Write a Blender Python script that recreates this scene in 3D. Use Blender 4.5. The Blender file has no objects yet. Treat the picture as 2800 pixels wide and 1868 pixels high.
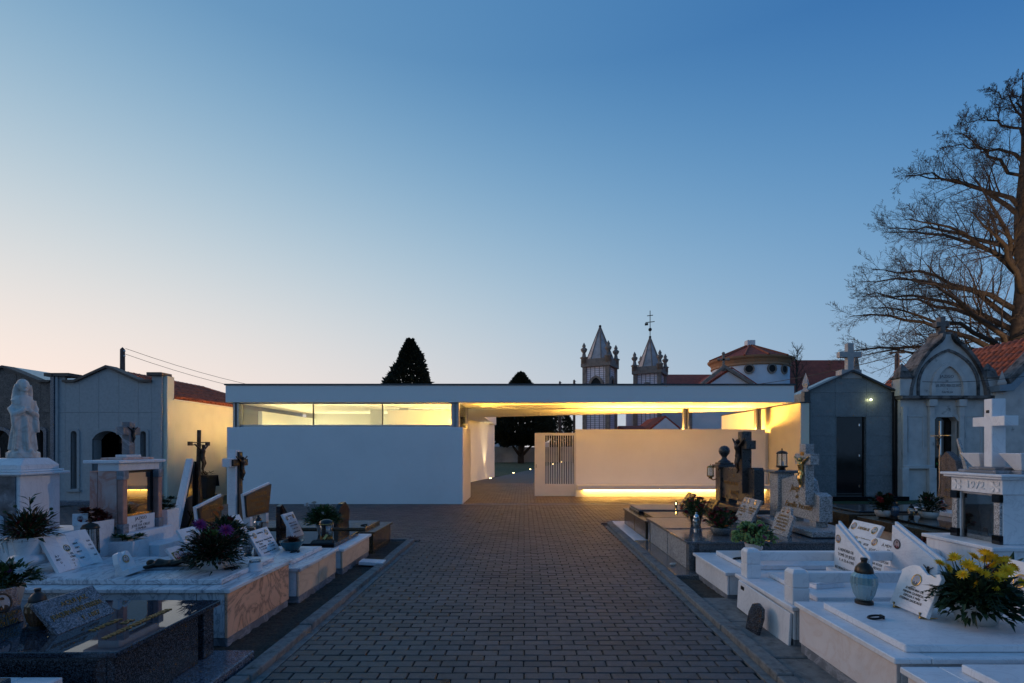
import bpy, bmesh, math, random
from mathutils import Matrix, Vector, geometry
R = math.radians
PI = math.pi
random.seed(7)
sc = bpy.context.scene
COL = sc.collection

# ------------------------------------------------------------------ camera
cam_d = bpy.data.cameras.new('camera'); cam = bpy.data.objects.new('camera', cam_d); COL.objects.link(cam)
sc.camera = cam
cam.location = (0, 0, 1.6); cam.rotation_euler = (PI/2, 0, 0)
cam_d.sensor_width = 36; cam_d.lens = 18.0
cam_d.shift_x = -33/2800; cam_d.shift_y = 292/2800
cam_d.clip_start = .05; cam_d.clip_end = 2000

# ------------------------------------------------------------------ twilight sky
SUN_AZ = R(-60)          # the glow lies to the left of the view
W = bpy.data.worlds.new('World'); sc.world = W; W.use_nodes = True
nt = W.node_tree; N = nt.nodes; LK = nt.links; bg = N['Background']
def wm(op, a, b=None, clamp=False):
    n = N.new('ShaderNodeMath'); n.operation = op; n.use_clamp = clamp
    for i, q in enumerate((a, b)):
        if q is None: continue
        if isinstance(q, (int, float)): n.inputs[i].default_value = q
        else: LK.new(q, n.inputs[i])
    return n.outputs[0]
tc = N.new('ShaderNodeTexCoord'); sp = N.new('ShaderNodeSeparateXYZ'); LK.new(tc.outputs['Generated'], sp.inputs[0])
hz = wm('SQRT', wm('ADD', wm('MULTIPLY', sp.outputs[0], sp.outputs[0]), wm('ADD', wm('MULTIPLY', sp.outputs[1], sp.outputs[1]), 1e-6)))
sdot = wm('DIVIDE', wm('ADD', wm('MULTIPLY', sp.outputs[0], math.sin(SUN_AZ)), wm('MULTIPLY', sp.outputs[1], math.cos(SUN_AZ))), hz)
tt = wm('MAXIMUM', wm('POWER', wm('MULTIPLY', wm('ADD', sdot, 1.0), .5), .7), .36)
# the glow is azimuth-dependent only low down: blend it out towards the zenith
ee = wm('MINIMUM', wm('MAXIMUM', sp.outputs[2], 0.0), .60)
zen = wm('MULTIPLY', wm('SUBTRACT', sp.outputs[2], .60), 2.5, True)
tz = wm('ADD', wm('MULTIPLY', tt, wm('SUBTRACT', 1.0, zen)), wm('MULTIPLY', zen, .6))
comb = N.new('ShaderNodeCombineColor')
FIT = [[-2.809, -0.88, -4.572, 2.917, 0.472], [-1.723, 0.094, -3.0, 1.542, 0.202], [-0.80, 0.316, -1.704, 0.46, 0.24]]
for i, (a, b, c, d, e) in enumerate(FIT):
    s_ = wm('ADD', a, wm('ADD', wm('MULTIPLY', ee, b), wm('MULTIPLY', wm('MULTIPLY', ee, ee), c)))
    s_ = wm('ADD', s_, wm('ADD', wm('MULTIPLY', tz, d), wm('MULTIPLY', wm('MULTIPLY', tz, ee), e)))
    LK.new(wm('MINIMUM', wm('EXPONENT', s_), 1.0), comb.inputs[i])
LK.new(comb.outputs[0], bg.inputs[0]); bg.inputs[1].default_value = 1.0

# last warm glow of the sun below the horizon, from the left
sd = bpy.data.lights.new('sun', 'SUN'); so = bpy.data.objects.new('sun', sd); COL.objects.link(so)
sd.energy = .65; sd.angle = R(25); sd.color = (1, .66, .52)
so.rotation_euler = (R(90-14), 0, -SUN_AZ + PI)   # shines from the glow, 14 degrees up
so.location = (-20, 12, 12)

vs = sc.view_settings
vs.view_transform = 'Standard'; vs.look = 'None'; vs.gamma = 1; vs.exposure = 0.0; vs.use_curve_mapping = False
sc.cycles.max_bounces = 8; sc.cycles.diffuse_bounces = 4; sc.cycles.glossy_bounces = 4
sc.cycles.transmission_bounces = 8; sc.cycles.transparent_max_bounces = 8
sc.cycles.sample_clamp_indirect = 4; sc.cycles.caustics_reflective = False; sc.cycles.caustics_refractive = False
sc.cycles.use_denoising = True
# ------------------------------------------------------------------ helpers
F_ = 1400.0
def px(u, Y): return (u-1433)*Y/F_           # photo column -> X at depth Y
def pz(v, Y): return 1.6-(v-1226)*Y/F_       # photo row -> Z at depth Y
def pp(Y, pts): return [(px(u, Y), pz(v, Y)) for u, v in pts]

def gloc(o):
    v = Vector((0, 0, 0))
    while o is not None: v += o.location; o = o.parent
    return v
def link(o, parent=None):
    COL.objects.link(o)
    if parent is not None: o.parent = parent
    return o
def tag(o, label=None, cat=None, group=None, kind=None):
    if label: o['label'] = label
    if cat: o['category'] = cat
    if group: o['group'] = group
    if kind: o['kind'] = kind
    return o
def thing(name, label, cat, loc=(0, 0, 0), group=None, M=None):
    o = bpy.data.objects.new(name, None); COL.objects.link(o); o.empty_display_size = .1
    if M is not None: o.matrix_world = M; o.matrix_basis = M
    else: o.location = loc
    return tag(o, label, cat, group)
def struct(o, name=None):
    o['kind'] = 'structure'; return o

class MB:
    def __init__(s, M=None): s.v = []; s.f = []; s.m = []; s.mi = 0; s.M = M; s.cols = None; s.col = None; s.fc = []
    def add(s, vs, fs):
        b = len(s.v)
        if s.M is not None: vs = [s.M @ Vector(p) for p in vs]
        s.v += [tuple(p) for p in vs]
        for f in fs: s.f.append([b+i for i in f]); s.m.append(s.mi); s.fc.append(s.col)
        return s
    def box(s, x0, x1, y0, y1, z0, z1):
        return s.add([(x0,y0,z0),(x1,y0,z0),(x1,y1,z0),(x0,y1,z0),(x0,y0,z1),(x1,y0,z1),(x1,y1,z1),(x0,y1,z1)],
            [(0,3,2,1),(4,5,6,7),(0,1,5,4),(1,2,6,5),(2,3,7,6),(3,0,4,7)])
    def frust(s, x0, x1, y0, y1, z0, X0, X1, Y0, Y1, z1):
        return s.add([(x0,y0,z0),(x1,y0,z0),(x1,y1,z0),(x0,y1,z0),(X0,Y0,z1),(X1,Y0,z1),(X1,Y1,z1),(X0,Y1,z1)],
            [(0,3,2,1),(4,5,6,7),(0,1,5,4),(1,2,6,5),(2,3,7,6),(3,0,4,7)])
    def prism(s, pts, a, b, ax='y'):
        n = len(pts)
        area = sum(pts[i][0]*pts[(i+1) % n][1]-pts[(i+1) % n][0]*pts[i][1] for i in range(n))
        if area < 0: pts = pts[::-1]
        if ax == 'y': g = lambda p, t: (p[0], t, p[1])
        elif ax == 'x': g = lambda p, t: (t, p[0], p[1])
        else: g = lambda p, t: (p[0], p[1], t)
        vs = [g(p, a) for p in pts]+[g(p, b) for p in pts]
        flip = (ax == 'y') != (b < a)
        fs = [tuple(range(n))[::-1], tuple(range(n, 2*n))]+[(i, (i+1) % n, n+(i+1) % n, n+i) for i in range(n)]
        if flip: fs = [f[::-1] for f in fs]
        return s.add(vs, fs)
    def lathe(s, prof, n=16, c=(0, 0, 0), sx=1, sy=1, wob=None):
        vs = []; fs = []; k = len(prof)
        for j in range(n):
            a = 2*PI*j/n; w = wob(j) if wob else 1
            for r, z in prof: vs.append((c[0]+r*w*sx*math.cos(a), c[1]+r*w*sy*math.sin(a), c[2]+z))
        for j in range(n):
            q = (j+1) % n
            for i in range(k-1): fs.append((j*k+i, q*k+i, q*k+i+1, j*k+i+1))
        fs.append(tuple(j*k for j in range(n))[::-1]); fs.append(tuple(j*k+k-1 for j in range(n)))
        return s.add(vs, fs)
    def tube(s, pts, rad, n=6):
        pts = [Vector(p) for p in pts]; k = len(pts)
        if isinstance(rad, (int, float)): rad = [rad]*k
        vs = []; fs = []; up = Vector((.13, .21, .97))
        for i, p in enumerate(pts):
            d = (pts[min(i+1, k-1)]-pts[max(i-1, 0)])
            if d.length < 1e-9: d = Vector((0, 0, 1))
            d.normalize(); a = d.cross(up)
            if a.length < .05: a = d.cross(Vector((1, 0, 0)))
            a.normalize(); b = d.cross(a)
            for j in range(n):
                t = 2*PI*j/n; vs.append(p+(a*math.cos(t)+b*math.sin(t))*rad[i])
        for i in range(k-1):
            for j in range(n):
                q = (j+1) % n; fs.append((i*n+j, i*n+q, (i+1)*n+q, (i+1)*n+j))
        if n > 3: fs.append(tuple(range(n))[::-1]); fs.append(tuple((k-1)*n+j for j in range(n)))
        return s.add(vs, fs)
    def ball(s, c, r, n=10, m=7):
        if isinstance(r, (int, float)): r = (r, r, r)
        vs = [(c[0], c[1], c[2]-r[2])]; fs = []
        for i in range(1, m):
            t = PI*i/m-PI/2
            for j in range(n):
                a = 2*PI*j/n; vs.append((c[0]+r[0]*math.cos(t)*math.cos(a), c[1]+r[1]*math.cos(t)*math.sin(a), c[2]+r[2]*math.sin(t)))
        vs.append((c[0], c[1], c[2]+r[2])); L = len(vs)-1
        for j in range(n):
            q = (j+1) % n
            fs.append((0, 1+q, 1+j)); fs.append((L, 1+(m-2)*n+j, 1+(m-2)*n+q))
            for i in range(m-2): fs.append((1+i*n+j, 1+i*n+q, 1+(i+1)*n+q, 1+(i+1)*n+j))
        return s.add(vs, fs)
    def quad(s, a, b, c, d): return s.add([a, b, c, d], [(0, 1, 2, 3)])
    def leaf(s, p, d, L, w, bend=.3, n=None):
        p = Vector(p); d = Vector(d).normalized()
        n = Vector(n) if n is not None else Vector((random.uniform(-.4, .4), random.uniform(-.4, .4), 1))
        x = d.cross(n)
        if x.length < 1e-3: x = Vector((1, 0, 0))
        x.normalize(); nn = x.cross(d)
        a = p+d*L*.45+nn*L*bend*.25; e = p+d*L-nn*L*bend*.35
        return s.add([p, a+x*w*.5, a-nn*w*.14, a-x*w*.5, e], [(0, 2, 1), (0, 3, 2), (1, 2, 4), (2, 3, 4)])
    def mesh(s, name, mats, smooth=False):
        me = bpy.data.meshes.new(name); me.from_pydata(s.v, [], s.f)
        if not isinstance(mats, (list, tuple)): mats = [mats]
        for q in mats: me.materials.append(q)
        if len(mats) > 1: me.polygons.foreach_set('material_index', s.m)
        if smooth: me.polygons.foreach_set('use_smooth', [True]*len(s.f))
        if any(c is not None for c in s.fc):
            at = me.attributes.new('tint', 'FLOAT_COLOR', 'FACE')
            fl = []
            for c in s.fc: fl += list((c if c is not None else (1, 1, 1)))+[1]
            at.data.foreach_set('color', fl)
        me.update(); return me
    def build(s, name, mats, parent=None, smooth=False, bevel=0, world=False, seg=1, remesh=0, ang=40):
        if world and parent is not None:
            o0 = gloc(parent); s.v = [(p[0]-o0.x, p[1]-o0.y, p[2]-o0.z) for p in s.v]
        o = bpy.data.objects.new(name, s.mesh(name, mats, smooth)); link(o, parent)
        if bevel:
            b = o.modifiers.new('bevel', 'BEVEL'); b.width = bevel; b.segments = seg; b.limit_method = 'ANGLE'; b.angle_limit = R(ang)
        if remesh:
            b = o.modifiers.new('remesh', 'REMESH'); b.mode = 'VOXEL'; b.voxel_size = remesh; b.use_smooth_shade = True
            b = o.modifiers.new('smooth', 'SMOOTH'); b.iterations = 3; b.factor = .5
        return o
def single(o, label, cat, group=None, kind=None, base=None):
    """a thing that is one mesh: move its origin to its base"""
    me = o.data; vs = [v.co for v in me.vertices]
    if base is None:
        base = Vector(((min(v.x for v in vs)+max(v.x for v in vs))/2, (min(v.y for v in vs)+max(v.y for v in vs))/2, min(v.z for v in vs)))
    me.transform(Matrix.Translation(-Vector(base))); o.location = base
    return tag(o, label, cat, group, kind)
def bx(name, mat, parent, x0, x1, y0, y1, z0, z1, bevel=.004, world=True):
    return MB().box(x0, x1, y0, y1, z0, z1).build(name, mat, parent, bevel=bevel, world=world)
def dup(o, parent, loc, name=None, scale=None, rot=None):
    c = o.copy(); COL.objects.link(c); c.parent = parent; c.location = loc
    if scale: c.scale = scale
    if rot: c.rotation_euler = rot
    return c
def inst(name, me, parent, loc=(0, 0, 0), rot=(0, 0, 0), scale=(1, 1, 1)):
    o = bpy.data.objects.new(name, me); link(o, parent); o.location = loc; o.rotation_euler = rot; o.scale = scale
    return o

_txt = {}
def text(body, size, mat, parent, M, name='lettering', ext=.0012, maxw=None, shear=0, world=False):
    """flat raised lettering, centred; M places it: x right, y up, z out"""
    cu = bpy.data.curves.new('t', 'FONT'); cu.body = body; cu.size = size; cu.align_x = 'CENTER'; cu.align_y = 'CENTER'
    cu.extrude = ext; cu.resolution_u = 2; cu.shear = shear; cu.offset = .0
    ob = bpy.data.objects.new('t', cu); COL.objects.link(ob)
    dg = bpy.context.evaluated_depsgraph_get(); dg.update()
    me = bpy.data.meshes.new_from_object(ob.evaluated_get(dg), depsgraph=dg)
    bpy.data.objects.remove(ob); bpy.data.curves.remove(cu)
    if maxw and me.vertices:
        w = max(v.co.x for v in me.vertices)-min(v.co.x for v in me.vertices)
        if w > maxw: me.transform(Matrix.Diagonal((maxw/w, 1, 1, 1)))
    me.materials.clear(); me.materials.append(mat); me.name = name
    me.transform(Matrix.Translation((0, 0, ext)))
    me.transform(M)
    if world: me.transform(Matrix.Translation(-gloc(parent)))
    o = bpy.data.objects.new(name, me); link(o, parent)
    if len(body) == 1: o['kind'] = 'stuff'
    return o

# ---- polygon with holes, cut into separate panels
def clip(poly, x0, x1, z0, z1):
    for ax, lim, sg in ((0, x0, 1), (0, x1, -1), (1, z0, 1), (1, z1, -1)):
        out = []
        for i in range(len(poly)):
            a = poly[i]; b = poly[(i+1) % len(poly)]
            da = sg*(a[ax]-lim); db = sg*(b[ax]-lim)
            if da >= 0: out.append(a)
            if (da >= 0) != (db >= 0):
                t = da/(da-db); out.append((a[0]+(b[0]-a[0])*t, a[1]+(b[1]-a[1])*t))
        poly = out
        if len(poly) < 3: return []
    return poly
def panel(mb, loops, cell, y0, y1):
    """part of the polygon (outer loop + holes) that lies in cell, as a plate from y0 (front) to y1"""
    tri = geometry.tessellate_polygon([[Vector((p[0], p[1], 0)) for p in lp] for lp in loops])
    flat = [p for lp in loops for p in lp]
    ids = {}; vs = []; polys = []
    def vid(p):
        k = (round(p[0], 4), round(p[1], 4))
        if k not in ids: ids[k] = len(vs); vs.append(p)
        return ids[k]
    for t in tri:
        p = [flat[i] for i in t]
        ar = (p[1][0]-p[0][0])*(p[2][1]-p[0][1])-(p[2][0]-p[0][0])*(p[1][1]-p[0][1])
        if abs(ar) < 1e-9: continue
        if ar < 0: p = p[::-1]
        q = clip(p, *cell) if cell else p
        if len(q) < 3: continue
        f = []
        for w in q:
            i = vid(w)
            if not f or (f[-1] != i and f[0] != i): f.append(i)
        if len(f) > 2: polys.append(f)
    if not polys: return mb
    n = len(vs); E = {}
    for f in polys:
        for i in range(len(f)):
            a, b = f[i], f[(i+1) % len(f)]
            if (b, a) in E: del E[(b, a)]
            else: E[(a, b)] = 1
    V = [(p[0], y0, p[1]) for p in vs]+[(p[0], y1, p[1]) for p in vs]
    FS = [tuple(f) for f in polys]+[tuple(i+n for i in f[::-1]) for f in polys]+[(b, a, a+n, b+n) for a, b in E]
    return mb.add(V, FS)
def arch(x0, x1, z0, zs, k=8, pointed=0):
    """door or window outline: jambs to zs, then a round (or pointed) head"""
    c = (x0+x1)/2; r = (x1-x0)/2
    if pointed:
        pts = []
        rr = r*pointed
        cx = x0+rr
        a1 = math.acos((rr-r)/rr)
        for i in range(k+1):
            a = a1*i/k; pts.append((cx-rr*math.cos(a), zs+rr*math.sin(a)))
        pts2 = [(2*c-p[0], p[1]) for p in pts[::-1]][1:]
        return [(x0, z0)]+pts+pts2+[(x1, z0)]
    return [(x0, z0)]+[(c-r*math.cos(PI*i/k), zs+r*math.sin(PI*i/k)) for i in range(k+1)]+[(x1, z0)]
def flatarch(x0, x1, z0, zs, h, k=8):
    return [(x0, z0)]+[(x0+(x1-x0)*i/k, zs+h*math.sin(PI*i/k)**.6) for i in range(k+1)]+[(x1, z0)]
def off(loop, d):
    """grow an opening outline sideways and upwards (not below its foot)"""
    xs = [p[0] for p in loop]; zs = [p[1] for p in loop]; c = (min(xs)+max(xs))/2; zb = min(zs); zt = max(zs)
    w = (max(xs)-min(xs))/2; h = zt-zb
    return [(c+(p[0]-c)*(w+d)/w, zb+(p[1]-zb)*(h+d)/h) for p in loop]

# ------------------------------------------------------------------ materials
MATS = {}
def newmat(name):
    m = bpy.data.materials.new(name); m.use_nodes = True; MATS[name] = m
    return m, m.node_tree, m.node_tree.nodes['Principled BSDF']
def nd(nt, kind, **kw):
    n = nt.nodes.new(kind)
    for k, v in kw.items():
        if k in ('vals',):
            for a, b in v.items(): n.inputs[a].default_value = b
        else: setattr(n, k, v)
    return n
def c4(c): return (c[0], c[1], c[2], 1)
def ramp(nt, fac, stops):
    r = nd(nt, 'ShaderNodeValToRGB'); el = r.color_ramp.elements
    while len(el) < len(stops): el.new(.5)
    for e, (p, c) in zip(el, stops): e.position = p; e.color = c4(c)
    nt.links.new(fac, r.inputs[0]); return r.outputs[0]
def coords(nt, kind='Object', scale=None):
    t = nd(nt, 'ShaderNodeTexCoord'); o = t.outputs[kind]
    inf = nd(nt, 'ShaderNodeObjectInfo')
    a = nd(nt, 'ShaderNodeVectorMath', operation='MULTIPLY_ADD'); nt.links.new(inf.outputs['Random'], a.inputs[0])
    a.inputs[1].default_value = (37, 53, 19); nt.links.new(o, a.inputs[2]); o = a.outputs[0]
    if scale:
        mp = nd(nt, 'ShaderNodeMapping'); mp.inputs['Scale'].default_value = scale; nt.links.new(o, mp.inputs[0]); o = mp.outputs[0]
    return o
def noise(nt, co, scale, detail=4, rough=.55, dist=0):
    n = nd(nt, 'ShaderNodeTexNoise', vals={'Scale': scale, 'Detail': detail, 'Roughness': rough, 'Distortion': dist})
    nt.links.new(co, n.inputs['Vector']); return n.outputs['Fac']
def mixc(nt, fac, a, b, mode='MIX'):
    m = nd(nt, 'ShaderNodeMix', data_type='RGBA', blend_type=mode)
    for sock, q in ((m.inputs['Factor'], fac), (m.inputs['A'], a), (m.inputs['B'], b)):
        if isinstance(q, (int, float)): sock.default_value = q
        elif isinstance(q, (tuple, list)): sock.default_value = c4(q)
        else: nt.links.new(q, sock)
    return m.outputs['Result']
def bump(nt, b, h, strength=.2, dist=.01):
    n = nd(nt, 'ShaderNodeBump', vals={'Strength': strength, 'Distance': dist}); nt.links.new(h, n.inputs['Height'])
    nt.links.new(n.outputs[0], b.inputs['Normal'])
def plain(name, col, rough=.6, metal=0, var=.15, scale=6, bmp=0, bscale=80, dirt=None, spec=.5):
    m, nt, b = newmat(name); co = coords(nt)
    f = noise(nt, co, scale, 5)
    dk = tuple(c*(1-var*1.4) for c in col); lt = tuple(min(1, c*(1+var)) for c in col)
    o = ramp(nt, f, [(.28, dk), (.5, col), (.75, lt)])
    if dirt:
        g = noise(nt, co, dirt[1], 6, .65); s_ = ramp(nt, g, [(dirt[2], (0, 0, 0)), (dirt[2]+.16, (1, 1, 1))]); o = mixc(nt, s_, o, dirt[0])
    nt.links.new(o, b.inputs['Base Color'])
    rr = ramp(nt, noise(nt, co, scale*3, 3), [(.3, (rough*.85,)*3), (.7, (min(1, rough*1.15),)*3)]); nt.links.new(rr, b.inputs['Roughness'])
    b.inputs['Metallic'].default_value = metal; b.inputs['Specular IOR Level'].default_value = spec
    if bmp: bump(nt, b, noise(nt, co, bscale, 5, .6), bmp, .01)
    return m
def marble(name, base, vein, scale=2.5, rough=.28, amt=.75, dirt=.25, stretch=(1, 1, 1), width=.06):
    m, nt, b = newmat(name); co = coords(nt, scale=stretch)
    f = noise(nt, co, scale, 8, .62, 1.6)
    a = nd(nt, 'ShaderNodeMath', operation='SUBTRACT'); nt.links.new(f, a.inputs[0]); a.inputs[1].default_value = .5
    a2 = nd(nt, 'ShaderNodeMath', operation='ABSOLUTE'); nt.links.new(a.outputs[0], a2.inputs[0])
    v = ramp(nt, a2.outputs[0], [(0, (amt,)*3), (width*.35, (amt*.35,)*3), (width, (0, 0, 0))])
    g = noise(nt, co, scale*.7, 3)
    bs = ramp(nt, g, [(.3, tuple(c*.86 for c in base)), (.7, base)])
    o = mixc(nt, v, bs, vein)
    d = noise(nt, co, scale*2.2, 6, .7); ds = ramp(nt, d, [(.55, (0, 0, 0)), (.8, (dirt,)*3)])
    o = mixc(nt, ds, o, tuple(c*.45 for c in base))
    nt.links.new(o, b.inputs['Base Color'])
    rr = ramp(nt, d, [(.35, (rough,)*3), (.75, (min(1, rough+.25),)*3)]); nt.links.new(rr, b.inputs['Roughness'])
    bump(nt, b, noise(nt, co, 140, 3), .04, .004)
    return m
def granite(name, dark, light, scale=160, rough=.18, pos=.55, polish=True, mid=None):
    m, nt, b = newmat(name); co = coords(nt)
    v = nd(nt, 'ShaderNodeTexVoronoi', vals={'Scale': scale}); nt.links.new(co, v.inputs['Vector'])
    sepx = nd(nt, 'ShaderNodeSeparateColor'); nt.links.new(v.outputs['Color'], sepx.inputs[0])
    n2 = noise(nt, co, scale*.5, 3)
    ad = nd(nt, 'ShaderNodeMath', operation='ADD'); nt.links.new(sepx.outputs[0], ad.inputs[0]); nt.links.new(n2, ad.inputs[1])
    hf = nd(nt, 'ShaderNodeMath', operation='MULTIPLY'); nt.links.new(ad.outputs[0], hf.inputs[0]); hf.inputs[1].default_value = .5
    o = ramp(nt, hf.outputs[0], [(max(0, pos-.22), dark), (pos, mid or tuple((a+c)/2 for a, c in zip(dark, light))), (min(1, pos+.2), light)])
    big = ramp(nt, noise(nt, co, 3, 4), [(.3, (.82,)*3), (.7, (1.1,)*3)])
    o = mixc(nt, 1.0, o, big, 'MULTIPLY')
    nt.links.new(o, b.inputs['Base Color'])
    rr = ramp(nt, noise(nt, co, 9, 5), [(.35, (rough*.8,)*3), (.7, (min(1, rough*1.4+.012),)*3)]); nt.links.new(rr, b.inputs['Roughness'])
    if not polish: bump(nt, b, hf.outputs[0], .25, .003)
    return m
def emit(name, col, st):
    m, nt, b = newmat(name); b.inputs['Base Color'].default_value = c4(col)
    b.inputs['Emission Color'].default_value = c4(col); b.inputs['Emission Strength'].default_value = st; return m
def pane(name, tint=(.9, .95, .95), refl=.12, rough=.02, body=0.0):
    """thin sheet of clear glass: see-through with a Fresnel reflection"""
    m, nt, b = newmat(name); nt.nodes.remove(b)
    t = nd(nt, 'ShaderNodeBsdfTransparent'); t.inputs[0].default_value = c4(tint)
    g = nd(nt, 'ShaderNodeBsdfGlossy'); g.inputs['Roughness'].default_value = rough
    fr = nd(nt, 'ShaderNodeLayerWeight', vals={'Blend': .25})
    mr = nd(nt, 'ShaderNodeMapRange', vals={'To Min': refl, 'To Max': .9}); nt.links.new(fr.outputs['Fresnel'], mr.inputs[0])
    mx = nd(nt, 'ShaderNodeMixShader'); nt.links.new(mr.outputs[0], mx.inputs[0]); nt.links.new(t.outputs[0], mx.inputs[1]); nt.links.new(g.outputs[0], mx.inputs[2])
    out = mx
    if body:
        d = nd(nt, 'ShaderNodeBsdfDiffuse'); d.inputs[0].default_value = c4(tint)
        out = nd(nt, 'ShaderNodeMixShader', vals={0: body}); nt.links.new(mx.outputs[0], out.inputs[1]); nt.links.new(d.outputs[0], out.inputs[2])
    nt.links.new(out.outputs[0], nt.nodes['Material Output'].inputs[0]); return m
def tinted(name, rough=.6, bmp=.15, bscale=120, var=.2, moss=0):
    """takes its colour from the face attribute 'tint'"""
    m, nt, b = newmat(name); co = coords(nt)
    a = nd(nt, 'ShaderNodeAttribute', attribute_name='tint')
    f = ramp(nt, noise(nt, co, 25, 6, .65), [(.25, (1-var,)*3), (.75, (1+var,)*3)])
    gp = nd(nt, 'ShaderNodeNewGeometry'); f = mixc(nt, 1.0, f, ramp(nt, noise(nt, gp.outputs['Position'], .9, 6, .7), [(.30, (.55,)*3), (.5, (.95,)*3), (.72, (1.15,)*3)]), 'MULTIPLY')
    f = mixc(nt, ramp(nt, noise(nt, gp.outputs['Position'], 55, 2), [(.70, (0, 0, 0)), (.76, (.8,)*3)]), f, (2.6, 2.6, 2.6))
    o = mixc(nt, 1.0, a.outputs['Color'], f, 'MULTIPLY')
    nt.links.new(o, b.inputs['Base Color']); b.inputs['Roughness'].default_value = rough
    if bmp: bump(nt, b, noise(nt, co, bscale, 5), bmp, .006)
    return m
def leafmat(name, col, rough=.5, var=.35):
    m, nt, b = newmat(name); co = coords(nt)
    f = noise(nt, co, 22, 3)
    o = ramp(nt, f, [(.3, tuple(c*(1-var) for c in col)), (.6, col), (.8, tuple(c*(1+var*1.2) for c in col))])
    nt.links.new(o, b.inputs['Base Color']); b.inputs['Roughness'].default_value = rough
    b.inputs['Specular IOR Level'].default_value = .3
    return m

m_plaster = plain('white_plaster', (.78, .78, .77), .75, var=.03, scale=1.2, bmp=.06, bscale=260, dirt=((.62, .61, .58), 1.1, .68))
m_soffit = plain('soffit_paint', (.80, .79, .76), .7, var=.015, scale=.8)
m_coping = plain('zinc_coping', (.07, .07, .075), .45, metal=.6, var=.2)
m_alu = plain('aluminium_frame', (.42, .42, .43), .35, metal=.8, var=.08)
m_steel = plain('galvanised_steel', (.34, .34, .35), .4, metal=.85, var=.15, scale=20)
m_cream = plain('cream_render', (.72, .66, .52), .8, var=.05, scale=2, bmp=.1, bscale=200, dirt=((.42, .38, .30), 1.6, .66))
m_gate = plain('painted_gate', (.66, .65, .62), .45, var=.03)
m_led = emit('warm_led', (1, .53, .10), 95)
m_led_can = emit('canopy_led', (1, .50, .085), 620)
m_led_fill = emit('added_fill_led', (1, .46, .055), 85)  # added fill light for the bench wall
m_led_side = emit('side_led', (1, .62, .20), 110)
m_led_soft = emit('warm_led_room', (1, .80, .38), 70)
m_spot = emit('ground_spot_lens', (1, .70, .30), 16)
m_glass = pane('window_glass', (.93, .96, .95), .05)
m_darkglass = pane('door_glass', (.12, .13, .14), .05)
m_lampglass = pane('lamp_glass', (.75, .80, .82), .18)
m_white = marble('white_marble', (.76, .76, .77), (.38, .38, .41), 3.2, .30, .35, .22, (1, 1.8, 1), .035)
m_white2 = marble('streaky_marble', (.70, .70, .71), (.15, .16, .20), 3.4, .26, .8, .3, (1.4, .35, 1.2), .05)
m_pink = marble('pink_marble', (.80, .46, .30), (.20, .10, .075), 2.6, .35, .85, .3)
m_blush = marble('blush_marble', (.74, .68, .66), (.55, .40, .32), 2.4, .35, .35, .2, width=.1)
m_rose = marble('rose_marble', (.62, .45, .40), (.50, .20, .14), 2.0, .35, .9, .2, width=.16)
m_cream_m = marble('cream_marble', (.76, .56, .40), (.46, .28, .17), 1.6, .35, .5, .2, (1, 1, 2))
m_greym = marble('grey_marble', (.16, .17, .19), (.45, .46, .5), 2.2, .35, .5, .2)
m_gran = granite('dark_granite', (.010, .011, .014), (.10, .11, .13), 190, .10, .60)
m_gran_b = granite('blue_granite', (.025, .032, .045), (.22, .25, .30), 170, .22, .55)
m_gran_t = granite('polished_top_granite', (.010, .013, .020), (.07, .085, .11), 170, .02, .58)
m_gran_l = granite('light_granite', (.10, .10, .10), (.52, .51, .50), 130, .5, .50, False)
m_gran_g = granite('grey_polished_granite', (.05, .055, .06), (.22, .225, .235), 200, .09, .55)
m_black = granite('black_granite', (.004, .004, .005), (.02, .021, .024), 260, .07, .7)
m_umber = granite('umber_granite', (.016, .012, .009), (.055, .040, .030), 180, .38, .55)
m_brown = granite('brown_granite', (.045, .030, .018), (.17, .115, .07), 180, .16, .55)
m_conc = plain('worn_concrete', (.17, .165, .155), .85, var=.3, scale=14, bmp=.5, bscale=70, dirt=((.045, .042, .035), 6, .55))
m_kerb = plain('kerb_concrete', (.175, .17, .16), .85, var=.3, scale=16, bmp=.5, bscale=90, dirt=((.05, .047, .04), 9, .55))
m_soil = plain('soil', (.042, .034, .025), .95, var=.5, scale=30, bmp=1, bscale=40)
m_moss = plain('mossy_joint_sand', (.009, .009, .005), .95, var=.5, scale=20, bmp=.6, bscale=80, dirt=((.03, .035, .010), 4, .6))
m_paver = tinted('paver_concrete', .53, .35, 150, .28)
m_gold = plain('gold_letters', (.26, .155, .045), .45, metal=.35, var=.2, scale=60)
m_ink = plain('black_letters', (.012, .012, .012), .5, var=.1)
m_engr = plain('engraved_letters', (.10, .10, .11), .8, var=.1)
m_bronze = plain('dark_bronze', (.05, .042, .035), .38, metal=.85, var=.3, scale=30)
m_brass = plain('polished_brass', (.50, .33, .12), .25, metal=1, var=.2, scale=30)
m_iron = plain('black_iron', (.012, .012, .013), .45, metal=.5, var=.3, scale=30)
m_chrome = plain('chrome', (.6, .6, .6), .12, metal=1, var=.05)
m_black_pl = plain('black_plastic', (.012, .012, .013), .5, var=.15)
m_wood = plain('pole_wood', (.085, .06, .05), .85, var=.35, scale=9, bmp=.4, bscale=40)
m_wire = plain('cable', (.01, .01, .01), .6, var=.1)
m_lawn = plain('lawn', (.035, .06, .018), .95, var=.5, scale=3, bmp=1, bscale=60)
m_bark = plain('bark', (.040, .032, .027), .9, var=.4, scale=5, bmp=.8, bscale=25)
m_conif = leafmat('conifer_needles', (.012, .022, .013), .7)
m_dry = leafmat('dry_leaf', (.12, .06, .025))
m_green = leafmat('flower_leaves', (.022, .050, .020))
m_green2 = leafmat('fresh_leaves', (.045, .095, .028))
m_lime = leafmat('lime_sedum', (.14, .24, .07))
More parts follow.
